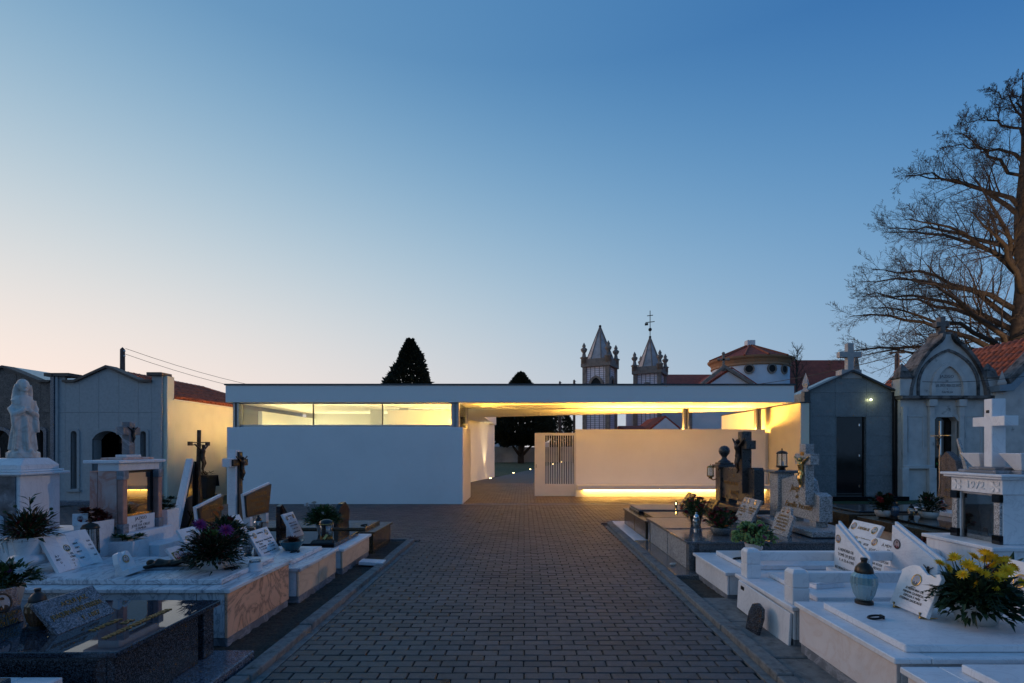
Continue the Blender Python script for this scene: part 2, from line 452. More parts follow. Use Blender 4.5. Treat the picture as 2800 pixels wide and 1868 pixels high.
m_dgreen = leafmat('fern_leaves', (.012, .030, .013))
m_red = leafmat('red_petals', (.34, .018, .015))
m_dred = leafmat('dark_red_petals', (.12, .012, .014))
m_mag = leafmat('magenta_petals', (.24, .02, .14))
m_pinkp = leafmat('pink_petals', (.50, .12, .20))
m_yel = leafmat('yellow_petals', (.85, .52, .02), var=.25)
m_org = leafmat('orange_petals', (.60, .14, .015))
m_whp = leafmat('white_petals', (.62, .62, .60), var=.1)
m_brownleaf = leafmat('reddish_succulent', (.10, .025, .018))
m_ltile = plain('terracotta', (.36, .085, .035), .8, var=.45, scale=9, bmp=.3, bscale=60, dirt=((.07, .035, .025), 5, .6))
m_churchwhite = plain('church_render', (.66, .64, .66), .85, var=.08, scale=.5, dirt=((.4, .38, .4), .6, .7))
m_stone = plain('granite_trim', (.26, .20, .165), .85, var=.3, scale=2, bmp=.3, bscale=20)
m_oldstone = plain('weathered_limestone', (.54, .52, .50), .85, var=.15, scale=3, bmp=.2, bscale=80, dirt=((.045, .045, .045), 2.4, .62))
m_oldstone_d = plain('lichen_black_limestone', (.16, .14, .13), .9, var=.4, scale=5, bmp=.3, bscale=60, dirt=((.025, .024, .024), 3.5, .48))
m_m1 = plain('bush_hammered_granite', (.43, .40, .385), .8, var=.10, scale=14, bmp=.3, bscale=150)
m_m1t = plain('granite_moulding', (.38, .36, .35), .7, var=.1, scale=12)
m_m1cap = plain('brown_stone_capping', (.13, .085, .065), .7, var=.2, scale=8)
m_m2 = granite('rose_brown_granite', (.06, .042, .036), (.20, .15, .13), 90, .6, .5, False)
m_m3 = granite('slate_grey_granite', (.10, .108, .112), (.23, .245, .25), 140, .25, .5)
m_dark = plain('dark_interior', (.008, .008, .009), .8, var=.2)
m_skinplate = tinted('enamel_photo', .15, 0)
m_aqua = pane('aqua_glass', (.50, .74, .80), .22, .06, .22)
m_amber = pane('amber_glass', (.35, .16, .06), .14, .05, .3)
m_teal = plain('teal_glazed_pot', (.020, .10, .12), .2, var=.1)
m_potwhite = plain('white_ceramic', (.55, .54, .52), .4, var=.06, scale=4)
# ================================================================== SETTING
o = MB().box(-400, 400, -60, 600, -.3, -.045).build('ground', m_lawn); struct(o)
o = MB().box(-60, 60, -4, 14.9, -.05, -.030).build('cemetery_ground', m_conc); struct(o)

# ---- pavement of 20 x 10 cm concrete pavers, running bond
pv = bpy.data.objects.new('pavement', None); COL.objects.link(pv); struct(pv)
MB().box(-1.86, 1.72, -2, 8.9, -.034, -.018).build('joint_bed', m_moss, pv)
MB().box(-13, 16, 8.9, 14.9, -.034, -.018).build('joint_bed', m_moss, pv)
MB().box(-2.2, 8.1, 14.9, 30, -.034, -.018).build('joint_bed', m_moss, pv)
PW, PR = .2047, .103
def paver(mb, x0, x1, y0, y1, z, rnd):
    g = random.uniform(.050, .088); w = random.uniform(-.006, .008)
    mb.col = (g*1.32+w*.6, g*1.0, g*.92-w*.4)
    c = .005; x0 += .005; x1 -= .005; y0 += .004; y1 -= .004
    tz = [z+random.uniform(-.0012, .0012) for _ in range(4)]
    vs = [(x0, y0, -.026), (x1, y0, -.026), (x1, y1, -.026), (x0, y1, -.026),
          (x0, y0, z-c), (x1, y0, z-c), (x1, y1, z-c), (x0, y1, z-c),
          (x0+c, y0+c, tz[0]), (x1-c, y0+c, tz[1]), (x1-c, y1-c, tz[2]), (x0+c, y1-c, tz[3])]
    fs = [(8, 9, 10, 11)]
    for i in range(4):
        j = (i+1) % 4; fs += [(i, j, 4+j, 4+i), (4+i, 4+j, 8+j, 8+i)]
    mb.add(vs, fs)
variants = []
for k in range(9):
    mb = MB(); paver(mb, -PW/2, PW/2, -PR/2, PR/2, 0, 0); variants.append(mb.mesh('paver', m_paver))
field = MB(); n_ind = 0
row = 0; y = 1.9
while y < 23.5:
    if y < 8.9: xa, xb = -1.80, 1.66
    elif y < 10.95: xa, xb = -12.5, 1.66
    elif y < 14.75: xa, xb = -12.5, 12.0
    elif y < 17.05: xa, xb = -1.76, 8.05
    else: xa, xb = -3.6+(y-17)*.1, 6.0
    ph = (row % 2)*PW/2+random.uniform(-.006, .006)
    i0 = int((xa-ph)/PW)-1
    x = i0*PW+ph
    while x < xb:
        a, b = max(x, xa), min(x+PW, xb)
        if b-a > .03 and not (14.6 < y+.05 < 14.83 and a > -9):
            z = random.uniform(-.002, .002)
            if 3.42 < y < 5.3 and n_ind < 300 and b-a > PW-.001:
                q = inst('paver', random.choice(variants), pv, (x+PW/2, y+PR/2, z)); n_ind += 1
            else: paver(field, a, b, y, y+PR, z, 0)
        x += PW
    y += PR; row += 1
tag(field.build('paver_field', m_paver, pv), kind='stuff')
# slot drain in front of the building
dr = bpy.data.objects.new('drain', None); COL.objects.link(dr); struct(dr)
dr.location = (3, 14.72, 0)
MB().box(-1.78, 8.1, 14.66, 14.79, -.03, -.008).build('channel', m_iron, dr, world=True)
g = MB()
x = -1.78
while x < 8.1: g.box(x, x+.022, 14.664, 14.786, -.008, .001); x += .045
g.box(-1.78, 8.1, 14.657, 14.667, -.02, .002); g.box(-1.78, 8.1, 14.783, 14.793, -.02, .002)
g.build('grating', m_alu, dr, world=True)
# path beyond the gate (too far to tell the pavers apart)
m, nt, b = newmat('far_pavers'); co = coords(nt)
br = nd(nt, 'ShaderNodeTexBrick', vals={'Scale': 1, 'Mortar Size': .006, 'Brick Width': .2, 'Row Height': .1, 'Color1': (.075, .075, .08, 1), 'Color2': (.05, .05, .052, 1), 'Mortar': (.015, .015, .012, 1)})
t_ = nd(nt, 'ShaderNodeTexCoord'); nt.links.new(t_.outputs['Object'], br.inputs['Vector']); nt.links.new(br.outputs[0], b.inputs['Base Color']); b.inputs['Roughness'].default_value = .65
MB().add([(-3.2, 23.5, .0), (6, 23.5, 0), (30, 75, 0), (7.6, 75, 0), (4.4, 59, 0), (.7, 39, 0), (-.6, 33, 0), (-1.7, 27.5, 0)], [(0, 1, 2, 3, 4, 5, 6, 7)]).build('far_path', m, pv)

# ---- kerbs, gutters, soil beds
def kerb(name, x0, x1, ya, yb, step=1.0):
    k = bpy.data.objects.new(name, None); COL.objects.link(k); k.location = ((x0+x1)/2, ya, 0); struct(k)
    y = ya
    while y < yb-.05:
        e = min(y+step, yb); dz = random.uniform(-.006, .004); dx = random.uniform(-.004, .004)
        MB().box(x0+dx, x1+dx, y+.004, e-.004, -.1, .055+dz).build('kerb_stone', m_kerb, k, bevel=.012, world=True, seg=2); y = e
    return k
kl = kerb('kerb_left', -1.985, -1.865, .5, 8.75)
MB().box(-4.6, -1.985, 8.755, 8.86, -.1, .05).build('kerb_stone', m_kerb, kl, bevel=.012, world=True)
kr = kerb('kerb_right', 1.725, 1.85, .5, 10.6)
pts = [(1.85-.0, 10.6)]; arc = MB()
for i in range(6):
    a0, a1 = PI-PI/2*i/6, PI-PI/2*(i+1)/6
    q = [(2.12+r*math.cos(a), 10.6+r*math.sin(a)) for r, a in ((.395, a0), (.395, a1), (.27, a1), (.27, a0))]
    MB().prism(q, -.1, .052, 'z').build('kerb_stone', m_kerb, kr, bevel=.006, world=True)
MB().box(2.12, 4.6, 10.87, 10.995, -.1, .052).build('kerb_stone', m_kerb, kr, bevel=.01, world=True)
for x0, x1, ya, yb in ((-1.865, -1.80, .5, 8.75), (1.66, 1.725, .5, 10.6)):
    struct(MB().box(x0, x1, ya, yb, -.03, .002).build('gutter', m_conc))
def rough_bed(name, x0, x1, ya, yb, z, mat, amp, nx=8, step=.05):
    ny = int((yb-ya)/step); vs = []; fs = []
    for j in range(ny+1):
        for i in range(nx+1): vs.append((x0+(x1-x0)*i/nx, ya+(yb-ya)*j/ny, z+random.uniform(-amp, amp)))
    for j in range(ny):
        for i in range(nx): a = j*(nx+1)+i; fs.append((a, a+1, a+nx+2, a+nx+1))
    return struct(MB().add(vs, fs).build(name, mat, smooth=True))
rough_bed('soil_bed', -4.9, -1.98, 3.85, 8.76, .008, m_soil, .012, 30)
rough_bed('soil_bed_right', 1.845, 5.3, 4.95, 6.2, .012, m_soil, .012, 30)
cb = bpy.data.objects.new('concrete_strip', None); COL.objects.link(cb); cb.location = (2, 3, 0); struct(cb)
y = 1.0
while y < 5.2:
    L = random.uniform(.55, .8)
    MB().box(1.855, 2.3, y, y+L-.012, -.05, .028+random.uniform(-.006, .006)).build('slab', m_conc, cb, bevel=.01, world=True); y += L

# ================================================================== GATEHOUSE
gh = thing('cemetery_gatehouse', 'low white modern gatehouse with flat roof, ribbon windows and warm strip lighting', 'building', (-.5, 16, 0))
ZW = 2.214; ZS = 2.93; ZR = 3.42
MB().prism([(-8.61, 14.83), (-1.775, 14.83), (-1.775, 17.0), (-2.05, 17.0), (-2.05, 15.1), (-8.61, 15.1)], -.05, ZW, 'z').build('front_wall', m_plaster, gh, bevel=.006, world=True)
bx('side_wall', m_plaster, gh, -8.61, -8.34, 15.1, 24, -.05, ZW)
bx('rear_wall', m_plaster, gh, -8.34, -3.6, 19.6, 19.85, -.05, ZS)
# slanting back wall along the passage
a, b_ = Vector((-3.85, 17.0)), Vector((-1.66, 28.8)); nrm = Vector((b_.y-a.y, a.x-b_.x)).normalized()*.3
pw = MB().prism([a, b_, b_-nrm, a-nrm], -.05, ZS, 'z').build('passage_wall', m_plaster, gh, world=True)
# roof: one slab in plan, angled at the back
plan = [(-8.63, 14.80), (7.81, 14.80), (7.81, 18.35), (-1.72, 21.95), (-1.60, 29.4), (-8.63, 24.5)]
rf = MB().prism(plan, ZS, ZR, 'z').build('roof', m_soffit, gh, bevel=.004, world=True)
ins = [(-8.66, 14.77), (7.84, 14.77), (7.84, 18.38), (-1.69, 21.98), (-1.57, 29.43), (-8.66, 24.5)]
MB().prism(ins, ZR+.002, ZR+.045, 'z').build('coping', m_coping, rf, world=True)
# a shallow step in the soffit (beam line)
MB().prism([(-1.9, 16.98), (7.81, 16.98), (7.81, 17.2), (-1.9, 17.6)], ZS-.022, ZS-.002, 'z').build('soffit_beam', m_soffit, rf, world=True)
# added light slot along the soffit front, there to brighten the bench wall
MB().box(-1.5, 6.3, 15.30, 15.345, ZS-.004, ZS-.001).build('light_strip', m_led_fill, rf, world=True)
for a in (15.285, 15.345): MB().box(-1.52, 6.32, a, a+.015, ZS-.010, ZS-.0005).build('fill_slot_lip', m_soffit, rf, world=True)
# cruciform steel columns
def col(name, x, y, z0, w=.19):
    c = MB(); t = .03
    for dx in (-.055, .055): c.box(x+dx-t, x+dx+t, y-w/2, y+w/2, z0, ZS-.003)
    c.box(x-.03, x+.03, y-.02, y+.02, z0, ZS-.003)
    return c.build(name, m_steel, gh, bevel=.003, world=True)
for x, y in ((-8.40, 15.02), (-2.0, 15.02), (-1.93, 16.85), (5.37, 17.02), (7.76, 17.02)): col('column', x, y, ZW-.01)
# ribbon window
wy = 15.08
wx = [px(660, wy), px(857, wy), px(1046, wy), px(1236, wy)]
win = MB(); zt, zb = pz(1105, wy), pz(1162, wy)
win.box(wx[0]-.05, wx[3]+.05, wy-.04, wy+.04, zt, ZS-.004); win.box(wx[0]-.05, wx[3]+.05, wy-.04, wy+.04, ZW+.002, zb)
win.box(wx[0]-.05, wx[0]+.02, wy-.038, wy+.038, zb, zt); win.box(wx[3]-.02, wx[3]+.05, wy-.038, wy+.038, zb, zt)
wf = win.build('window_frame', m_alu, gh, bevel=.003, world=True)
for i in (1, 2): bx('mullion', m_coping, wf, wx[i]-.012, wx[i]+.012, wy-.03, wy+.03, zb, zt)
for i in range(3): MB().box(wx[i], wx[i+1], wy-.004, wy+.004, zb, zt).build('window_pane', m_glass, wf, world=True)
MB().box(-1.90, -1.892, 15.2, 16.75, ZW, ZS-.004).build('side_pane', m_glass, gh, world=True)
MB().box(-8.47, -8.462, 15.15, 19.6, ZW, ZS-.004).build('side_pane', m_glass, gh, world=True)
# interior partitions and fittings seen through the glass
bx('partition', m_plaster, gh, -8.1, -7.98, 15.6, 19.6, -.05, ZS-.2)
bx('partition', m_plaster, gh, px(1012, 18), px(1046, 18), 18, 18.15, -.05, pz(1116, 18))
bx('partition', m_plaster, gh, px(1060, 16.8), -2.2, 16.8, 16.95, -.05, pz(1121, 16.8))
bx('inner_floor', m_conc, gh, -8.34, -2.05, 15.1, 19.6, -.04, .003)
lamp = []
def strip(x0, x1, y0, y1, z, mat=None, h=.012):
    q = MB().box(x0, x1, y0, y1, z, z+h).build('light_strip', mat or m_led, gh, world=True); return q
# indirect light: strips lying on wall tops below the soffit, and under the bench
strip(1.9, 7.85, 17.09, 17.105, 2.152, m_led_can, .066)
strip(-2.03, -2.02, 15.25, 16.9, ZW+.002, m_led_can, .035)
strip(-8.56, -8.55, 15.3, 22, ZW+.002, m_led_side, .04)
strip(-7.9, -4.0, 19.50, 19.56, 2.02, m_led_soft)
strip(-7.94, -7.90, 15.7, 19.4, 2.02, m_led_soft)
strip(px(1062, 17.1), -2.3, 17.05, 17.1, 2.35, m_led_soft)
strip(-7.6, -2.4, 15.22, 15.27, 1.95, m_led_soft)
# bench wall with cantilevered bench
bw = MB().prism([(16.88, -.05), (17.16, -.05), (17.16, 2.15), (16.95, 2.15), (16.95, 2.226), (16.88, 2.226)], 1.70, 7.96, 'x').build('bench_wall', m_plaster, gh, bevel=.004, world=True)
bench = bx('bench', m_gate, gh, 1.72, 8.08, 16.42, 16.88, .268, .408, .008)
strip(1.95, 7.95, 16.80, 16.83, .235)
bx('bench_channel', m_alu, gh, 1.9, 8.0, 16.78, 16.85, .249, .266)
# side wall to the right
rw = bx('right_wall', m_cream, gh, 8.10, 8.36, 15.0, 21, -.05, 2.93, .006)
bx('wall_coping', m_coping, gh, 8.07, 8.40, 14.97, 21, 2.932, 2.965)
bx('door_post', m_gate, gh, 7.98, 8.08, 16.95, 17.1, -.02, 2.12)
# the passage floodlight on the slanting wall
sl = bpy.data.lights.new('uplight', 'SPOT'); slo = bpy.data.objects.new('uplight_lamp', sl); COL.objects.link(slo)
sl.energy = 220; sl.color = (1, .74, .38); sl.spot_size = R(50); sl.spot_blend = .9; sl.shadow_soft_size = .04
slo.location = (-1.62, 26.6, .06); slo.rotation_euler = Vector((-.16, -.02, 1)).to_track_quat('-Z', 'Y').to_euler()

# sliding gate, half open
gt = thing('sliding_gate', 'pale painted metal gate with vertical bars, slid half open at the entrance', 'gate', (1.0, 16.98, 0))
gx0, gx1 = px(1462, 16.97), px(1573, 16.97); bz0, bz1 = pz(1324, 16.97), pz(1191, 16.97); bx0 = px(1491, 16.97)
bx('side_panel', m_gate, gt, gx0, bx0, 16.95, 17.01, .02, 2.11, .004)
bx('bottom_panel', m_gate, gt, bx0, gx1, 16.952, 17.008, .02, bz0, .004)
bx('top_rail', m_gate, gt, bx0, gx1, 16.952, 17.008, bz1, 2.108, .004)
bx('end_post', m_gate, gt, gx1-.05, gx1, 16.956, 17.004, bz0, bz1, .003)
for i in range(12):
    x = bx0+(gx1-.05-bx0)*(i+.75)/12.4
    MB().box(x-.011, x+.011, 16.965, 16.995, bz0, bz1).build('bar', m_gate, gt, world=True)
MB().box(gx0+.04, gx0+.055, 16.925, 16.95, .95, 1.07).build('handle', m_iron, gt, world=True)

# lights set in the paving beside the path
for i, (u, v) in enumerate(((1341, 1309), (1404, 1294), (1450, 1284), (1512, 1270), (1535, 1264), (1555, 1259))):
    Y = 1.6*F_/(v-1226); X = px(u, Y)
    t = thing('ground_spotlight', ['lit round spotlight in the paving at the foot of the white passage wall', 'lit ground spotlight at the lawn edge, second from the passage wall', 'lit ground spotlight at the lawn edge, third from the passage wall',
        'lit ground spotlight behind the gate bars, leftmost of three', 'lit ground spotlight behind the gate bars, middle of three', 'lit ground spotlight behind the gate bars, farthest of three'][i], 'light', (X, Y, 0), 'lights sunk in the path edge')
    r = .065
    MB().lathe([(r+.03, -.02), (r+.03, .012), (r, .016), (r, .004)], 16).build('rim', m_steel, t)
    MB().lathe([(.001, .0), (r, .0), (r*.8, .03), (.001, .045)], 16).build('lens', m_spot, t)
# ================================================================== MAUSOLEUMS
def facade(root, Y, outer, holes, us, vs_, mat, name='panel', depth=.06, gap=.006):
    """stone panels of a facade, each one an object; us / vs_ are joint positions in world units"""
    loops = [outer]+holes
    for i in range(len(us)-1):
        for j in range(len(vs_)-1):
            mb = panel(MB(), loops, (us[i]+gap/2, us[i+1]-gap/2, vs_[j]+gap/2, vs_[j+1]-gap/2), Y+random.uniform(0, .003), Y+depth)
            if mb.f: mb.build(name, mat, root, world=True)
def trim(root, name, loop, grow, Y, d0, d1, mat, bevel=.006):
    return panel(MB(), [off(loop, grow), loop], None, Y-d0, Y+d1).build(name, mat, root, world=True)
def coping_line(root, name, pts, w, Y0, Y1, mat):
    mb = MB()
    for (xa, za), (xb, zb) in zip(pts[:-1], pts[1:]): mb.prism([(xa, za), (xb, zb), (xb, zb+w), (xa, za+w)], Y0, Y1, 'y')
    return mb.build(name, mat, root, world=True)
# one roof tile, a half round, shared by all the tiled roofs close by
tile_mb = MB(); vs0 = []; fs0 = []
for k in range(7):
    a = PI*k/6
    for yy, r, zz in ((0, .085, .0), (.42, .100, -.012)):
        vs0 += [(-r*math.cos(a), yy, r*.8*math.sin(a)+zz), (-(r-.014)*math.cos(a), yy, (r-.014)*.8*math.sin(a)+zz)]
for k in range(6):
    b0 = k*4; fs0 += [(b0, b0+4, b0+6, b0+2), (b0+1, b0+3, b0+7, b0+5), (b0, b0+1, b0+5, b0+4), (b0+2, b0+6, b0+7, b0+3)]
tile_mb.add(vs0, fs0); tile_me = tile_mb.mesh('roof_tile', m_ltile, True)

# --- grey granite family vault on the left
Y = 14.83
m1 = thing('family_vault', 'grey granite family vault with arched doorway and gabled parapet, left of the white gatehouse', 'mausoleum', (-12, 16, 0))
outl = pp(Y, [(160, 1380), (160, 1030), (178, 1030), (178, 1044), (207, 1044), (295, 1003), (385, 1044), (415, 1044), (415, 1028), (442, 1028), (442, 1380)])
door = flatarch(px(254, Y), px(338, Y), 0, pz(1203, Y), .26)
s1 = arch(px(195, Y), px(212, Y), pz(1337, Y), pz(1187, Y)); s2 = arch(px(385, Y), px(401, Y), pz(1337, Y), pz(1187, Y))
J = [px(u, Y) for u in (150, 178, 217, 270, 325, 378, 415, 450)]; K = [pz(v, Y) for v in (1390, 1235, 1128, 1000, 960)]
facade(m1, Y, outl, [[(p[0], max(p[1], -.04)) for p in door], s1, s2], J, K, m_m1)
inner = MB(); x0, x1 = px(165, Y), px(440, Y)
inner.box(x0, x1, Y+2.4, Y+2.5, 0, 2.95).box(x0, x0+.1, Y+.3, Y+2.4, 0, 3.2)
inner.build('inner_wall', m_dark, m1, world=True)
panel(MB(), [pp(Y, [(162, 1380), (162, 1035), (207, 1046), (295, 1006), (385, 1046), (440, 1040), (440, 1380)]), [(p[0], max(p[1], -.03)) for p in door], s1, s2], None, Y+.064, Y+.30).build('backing_wall', m_m1t, m1, world=True)
trim(m1, 'door_surround', door, .085, Y, .035, .02, m_m1t); trim(m1, 'window_surround', s1, .075, Y, .03, .02, m_m1t); trim(m1, 'window_surround', s2, .075, Y, .03, .02, m_m1t)
for u in (203, 393): bx('sill', m_m1t, m1, px(u, Y)-.20, px(u, Y)+.20, Y-.07, Y+.02, pz(1345, Y), pz(1339, Y))
coping_line(m1, 'gable_coping', pp(Y, [(176, 1046), (207, 1046), (295, 1006), (385, 1046), (416, 1046)]), .07, Y-.09, Y+.34, m_m1cap)
bx('pillar_cap', m_m1cap, m1, px(150, Y), px(196, Y), Y-.10, Y+.36, pz(1030, Y), pz(1021, Y)); bx('pillar_cap', m_m1cap, m1, px(407, Y), px(447, Y), Y-.10, Y+.36, pz(1028, Y), pz(1019, Y))
bx('door_leaf', m_iron, m1, px(258, Y), px(334, Y), Y+.9, Y+.94, 0, pz(1215, Y)); bx('lintel', m_m1cap, m1, px(262, Y), px(332, Y), Y+.86, Y+.89, pz(1212, Y), pz(1197, Y))
for ss in (s1, s2): panel(MB(), [ss], None, Y+.2, Y+.21).build('window_pane', m_darkglass, m1, world=True)
bx('step', m_gran_b, m1, px(160, Y), px(440, Y), Y-.32, Y-.002, -.03, .09)
MB().prism([(14.83+.31, -.03), (23, -.03), (23, 3.02), (14.83+.31, 3.02)], -10.62, -10.40, 'x').build('side_wall', m_cream, m1, world=True)
bx('corner_pillar', m_cream, m1, -10.66, -10.385, 14.90, 15.20, -.03, pz(1028, 14.9))
MB().box(-10.64, -10.36, 15.14, 23, 3.022, 3.06).build('eaves', m_churchwhite, m1, world=True)
# hipped tile roof behind the parapet
roof = MB(); ez = 3.07; rz_ = 3.72
xr, xm = -10.36, -12.0
roof.add([(xr, 15.16, ez), (xr, 22.9, ez), (xm, 15.16, rz_+.12), (xm, 18.9, rz_+.12), (-13.6, 15.16, ez), (-13.6, 22.9, ez)], [(0, 1, 3, 2), (1, 5, 3), (2, 3, 5, 4), (0, 2, 4), (0, 4, 5, 1)])
rfm = roof.build('roof', m_ltile, m1, world=True)
sl_ = math.atan2(rz_+.12-ez, xr-xm)
for i in range(34):
    yy = 15.27+i*.225
    for j in range(5):
        d = j*.36
        if yy > 18.9 and (xr-d*math.cos(sl_)) < xr-(22.9-yy)/4.0*(xr-xm)+.25: continue
        p = Vector((xr-d*math.cos(sl_)+.04, yy, ez+d*math.sin(sl_)+.005))-gloc(rfm)
        inst('roof_tile', tile_me, rfm, p, (0, 0, 0), (1, 1, 1)).rotation_euler = (Matrix.Rotation(PI/2, 3, 'Z').to_3x3() @ Matrix.Rotation(sl_, 3, 'X').to_3x3()).to_euler()
for i in range(10): inst('ridge_tile', tile_me, rfm, Vector((xm, 15.2+i*.38, rz_+.12))-gloc(rfm), (0, 0, 0), (1.2, 1, 1.2))
for i in range(12):
    t_ = i/12; p = Vector((xm+(xr-xm)*t_, 18.9+4*t_, rz_+.13+(ez-rz_-.12)*t_))-gloc(rfm); inst('ridge_tile', tile_me, rfm, p, (-.15, 0, -.39), (1.1, 1, 1.1))

# --- brown vault at the left edge
m2 = thing('family_vault', 'brown speckled granite family vault with arched slit window behind the white statue', 'mausoleum', (-16, 16, 0))
Y = 14.80; Yc = Y
outl = pp(Y, [(-150, 1380), (-150, 1044), (-85, 1044), (12, 1004), (110, 1044), (140, 1044), (140, 1380)])
door = arch(px(-28, Y), px(30, Y), -.03, pz(1205, Y)); s1 = arch(px(101, Y), px(121, Y), pz(1337, Y), pz(1185, Y))
facade(m2, Y, outl, [door, s1], [px(u, Y) for u in (-160, -85, -20, 45, 110, 141)], [pz(v, Y) for v in (1385, 1235, 1128, 960)], m_m2)
panel(MB(), [pp(Y, [(-148, 1380), (-148, 1046), (-85, 1046), (12, 1008), (110, 1046), (138, 1046), (138, 1380)]), door, s1], None, Y+.064, Y+.28).build('backing_wall', m_m1cap, m2, world=True)
trim(m2, 'window_surround', s1, .085, Y, .03, .02, m_gran_b); trim(m2, 'door_surround', door, .09, Y, .035, .02, m_gran_b)
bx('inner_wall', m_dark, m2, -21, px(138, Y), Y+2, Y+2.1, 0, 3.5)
panel(MB(), [s1], None, Y+.2, Y+.21).build('window_pane', m_darkglass, m2, world=True)
coping_line(m2, 'gable_coping', pp(Y, [(-85, 1046), (12, 1006), (110, 1046), (140, 1046)]), .065, Y-.08, Y+.3, m_m1cap)
MB().add([(px(12, Y), Y+.3, pz(1000, Y)), (px(118, Y), Y+.3, pz(1045, Y)), (px(118, Y)+.2, Y+6, pz(1045, Y)), (px(12, Y)+.2, Y+6, pz(1000, Y))], [(0, 1, 2, 3)]).build('roof_sheet', m_alu, m2, world=True)
bx('pillar', m_gran_b, m2, px(141, Y), px(151, Y), Y-.05, Y+.3, -.03, pz(1030, Y)); bx('pillar_cap', m_m1cap, m2, px(128, Y), px(149, Y), Y-.1, Y+.36, pz(1030, Y), pz(1021, Y))
bx('pilaster', m_m1t, m2, px(152, Y), px(159, Y), Y-.02, Y+.3, -.03, pz(1030, Y))

# --- slate grey vault on the right
Y = 16.4
m3 = thing('family_vault', 'dark slate grey granite vault with white cross on its gable and tall black door', 'mausoleum', (10.5, 18, 0))
outl = pp(Y, [(2213, 1362), (2213, 1070), (2328, 1016), (2440, 1070), (2440, 1362)])
door = [(px(2287, Y), -.03), (px(2287, Y), pz(1140, Y)), (px(2368, Y), pz(1140, Y)), (px(2368, Y), -.03)]
facade(m3, Y, outl, [door], [px(u, Y) for u in (2213, 2284, 2370, 2440)], [pz(v, Y) for v in (1364, 1300, 1246, 1192, 1138, 1074, 1000)], m_m3)
panel(MB(), [pp(Y, [(2213, 1362), (2213, 1072), (2328, 1018), (2440, 1072), (2440, 1362)]), door], None, Y+.064, Y+1.3).build('body', m_m3, m3, world=True)
bx('door', m_black, m3, px(2287, Y), px(2368, Y), Y+.10, Y+.15, .0, pz(1140, Y))
for v in (1162, 1246, 1330): bx('hinge', m_chrome, m3, px(2354, Y)-.02, px(2354, Y)+.02, Y+.07, Y+.099, pz(v, Y)-.04, pz(v, Y)+.04)
for u in (2196, 2440):
    bx('pilaster', m_black, m3, px(u, Y), px(u+16, Y), Y-.08, Y+.12, -.03, pz(1072, Y))
    c = px(u+8, Y); q = MB(); z = pz(1072, Y)
    q.lathe([(.14, 0), (.14, .05), (.07, .12), (.13, .26), (.10, .30), (.10, .34), (.001, .62)], 4, (c, Y+.02, z)).build('pinnacle', m_m1t, m3, world=True)
coping_line(m3, 'gable_coping', pp(Y, [(2205, 1074), (2328, 1017), (2448, 1074)]), .06, Y-.12, Y+.3, m_coping)
c = px(2328, Y); z = pz(1016, Y)
bx('cross_base', m_m1t, m3, c-.32, c+.32, Y-.02, Y+.30, z-.22, z+.06)
MB().prism([(c-.10, z+.06), (c+.10, z+.06), (c+.10, z+.46), (c+.36, z+.46), (c+.36, z+.64), (c+.10, z+.64), (c+.10, z+.92), (c-.10, z+.92), (c-.10, z+.64), (c-.36, z+.64), (c-.36, z+.46), (c-.10, z+.46)], Y+.02, Y+.2).build('cross', m_m1t, m3, world=True, bevel=.01)
bx('step', m_black, m3, px(2200, Y), px(2455, Y), Y-.5, Y-.082, -.03, .10)
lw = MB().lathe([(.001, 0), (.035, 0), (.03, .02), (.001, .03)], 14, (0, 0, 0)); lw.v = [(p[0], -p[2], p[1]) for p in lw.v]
m_refl_glow = emit('reflected_lamp_glow', (.95, 1, .55), 7)  # glowing disc stands in for a street lamp reflected in the panel
pq = bpy.data.lights.new('added_reflection_light', 'POINT'); pqo = bpy.data.objects.new('added_reflection_light', pq); COL.objects.link(pqo); pqo.parent = m3  # added light, spreads the reflected glow over the panel
pq.energy = 1.6; pq.color = (.95, 1, .5); pq.shadow_soft_size = .04; pqo.location = Vector((px(2381, Y), Y-.16, pz(1093, Y)))-gloc(m3)
lo = lw.build('lamp_reflection', m_refl_glow, m3); lo.location = Vector((px(2381, Y), Y-.005, pz(1093, Y)))-gloc(m3)

# --- old limestone vault with ogee gable
m4 = thing('family_vault', 'weathered limestone vault with pointed ogee gable, stone cross and carved inscription', 'mausoleum', (13.5, 18, 0))
Y = 16.2
outl = pp(Y, [(2462, 1368), (2462, 1090), (2700, 1090), (2700, 1368)])
dr_ = pp(Y, [(2549, 1366), (2549, 1152), (2558, 1141), (2608, 1141), (2617, 1152), (2617, 1366)])
dr_ = [(p[0], max(p[1], -.03)) for p in dr_]
facade(m4, Y, outl, [dr_], [px(u, Y) for u in (2461, 2544, 2622, 2701)], [pz(v, Y) for v in (1370, 1285, 1140, 1088)], m_oldstone)
panel(MB(), [outl, dr_], None, Y+.064, Y+.35).build('backing_wall', m_oldstone, m4, world=True)
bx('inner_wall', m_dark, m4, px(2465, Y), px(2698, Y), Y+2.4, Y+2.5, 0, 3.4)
bx('side_wall', m_oldstone, m4, px(2462, Y), px(2470, Y), Y+.35, Y+2.4, -.03, 3.1); bx('side_wall', m_oldstone, m4, px(2690, Y), px(2700, Y), Y+.35, Y+2.4, -.03, 3.1)
MB().prism(dr_, Y+.22, Y+.23).build('door_glass', m_darkglass, m4, world=True)
trim(m4, 'door_surround', dr_, .09, Y, .05, .01, m_oldstone)
MB().prism(arch(px(2562, Y+1.5), px(2604, Y+1.5), .1, 1.9, 8, 1.4), Y+1.5, Y+1.6).build('altar_niche', m_stone, m4, world=True)
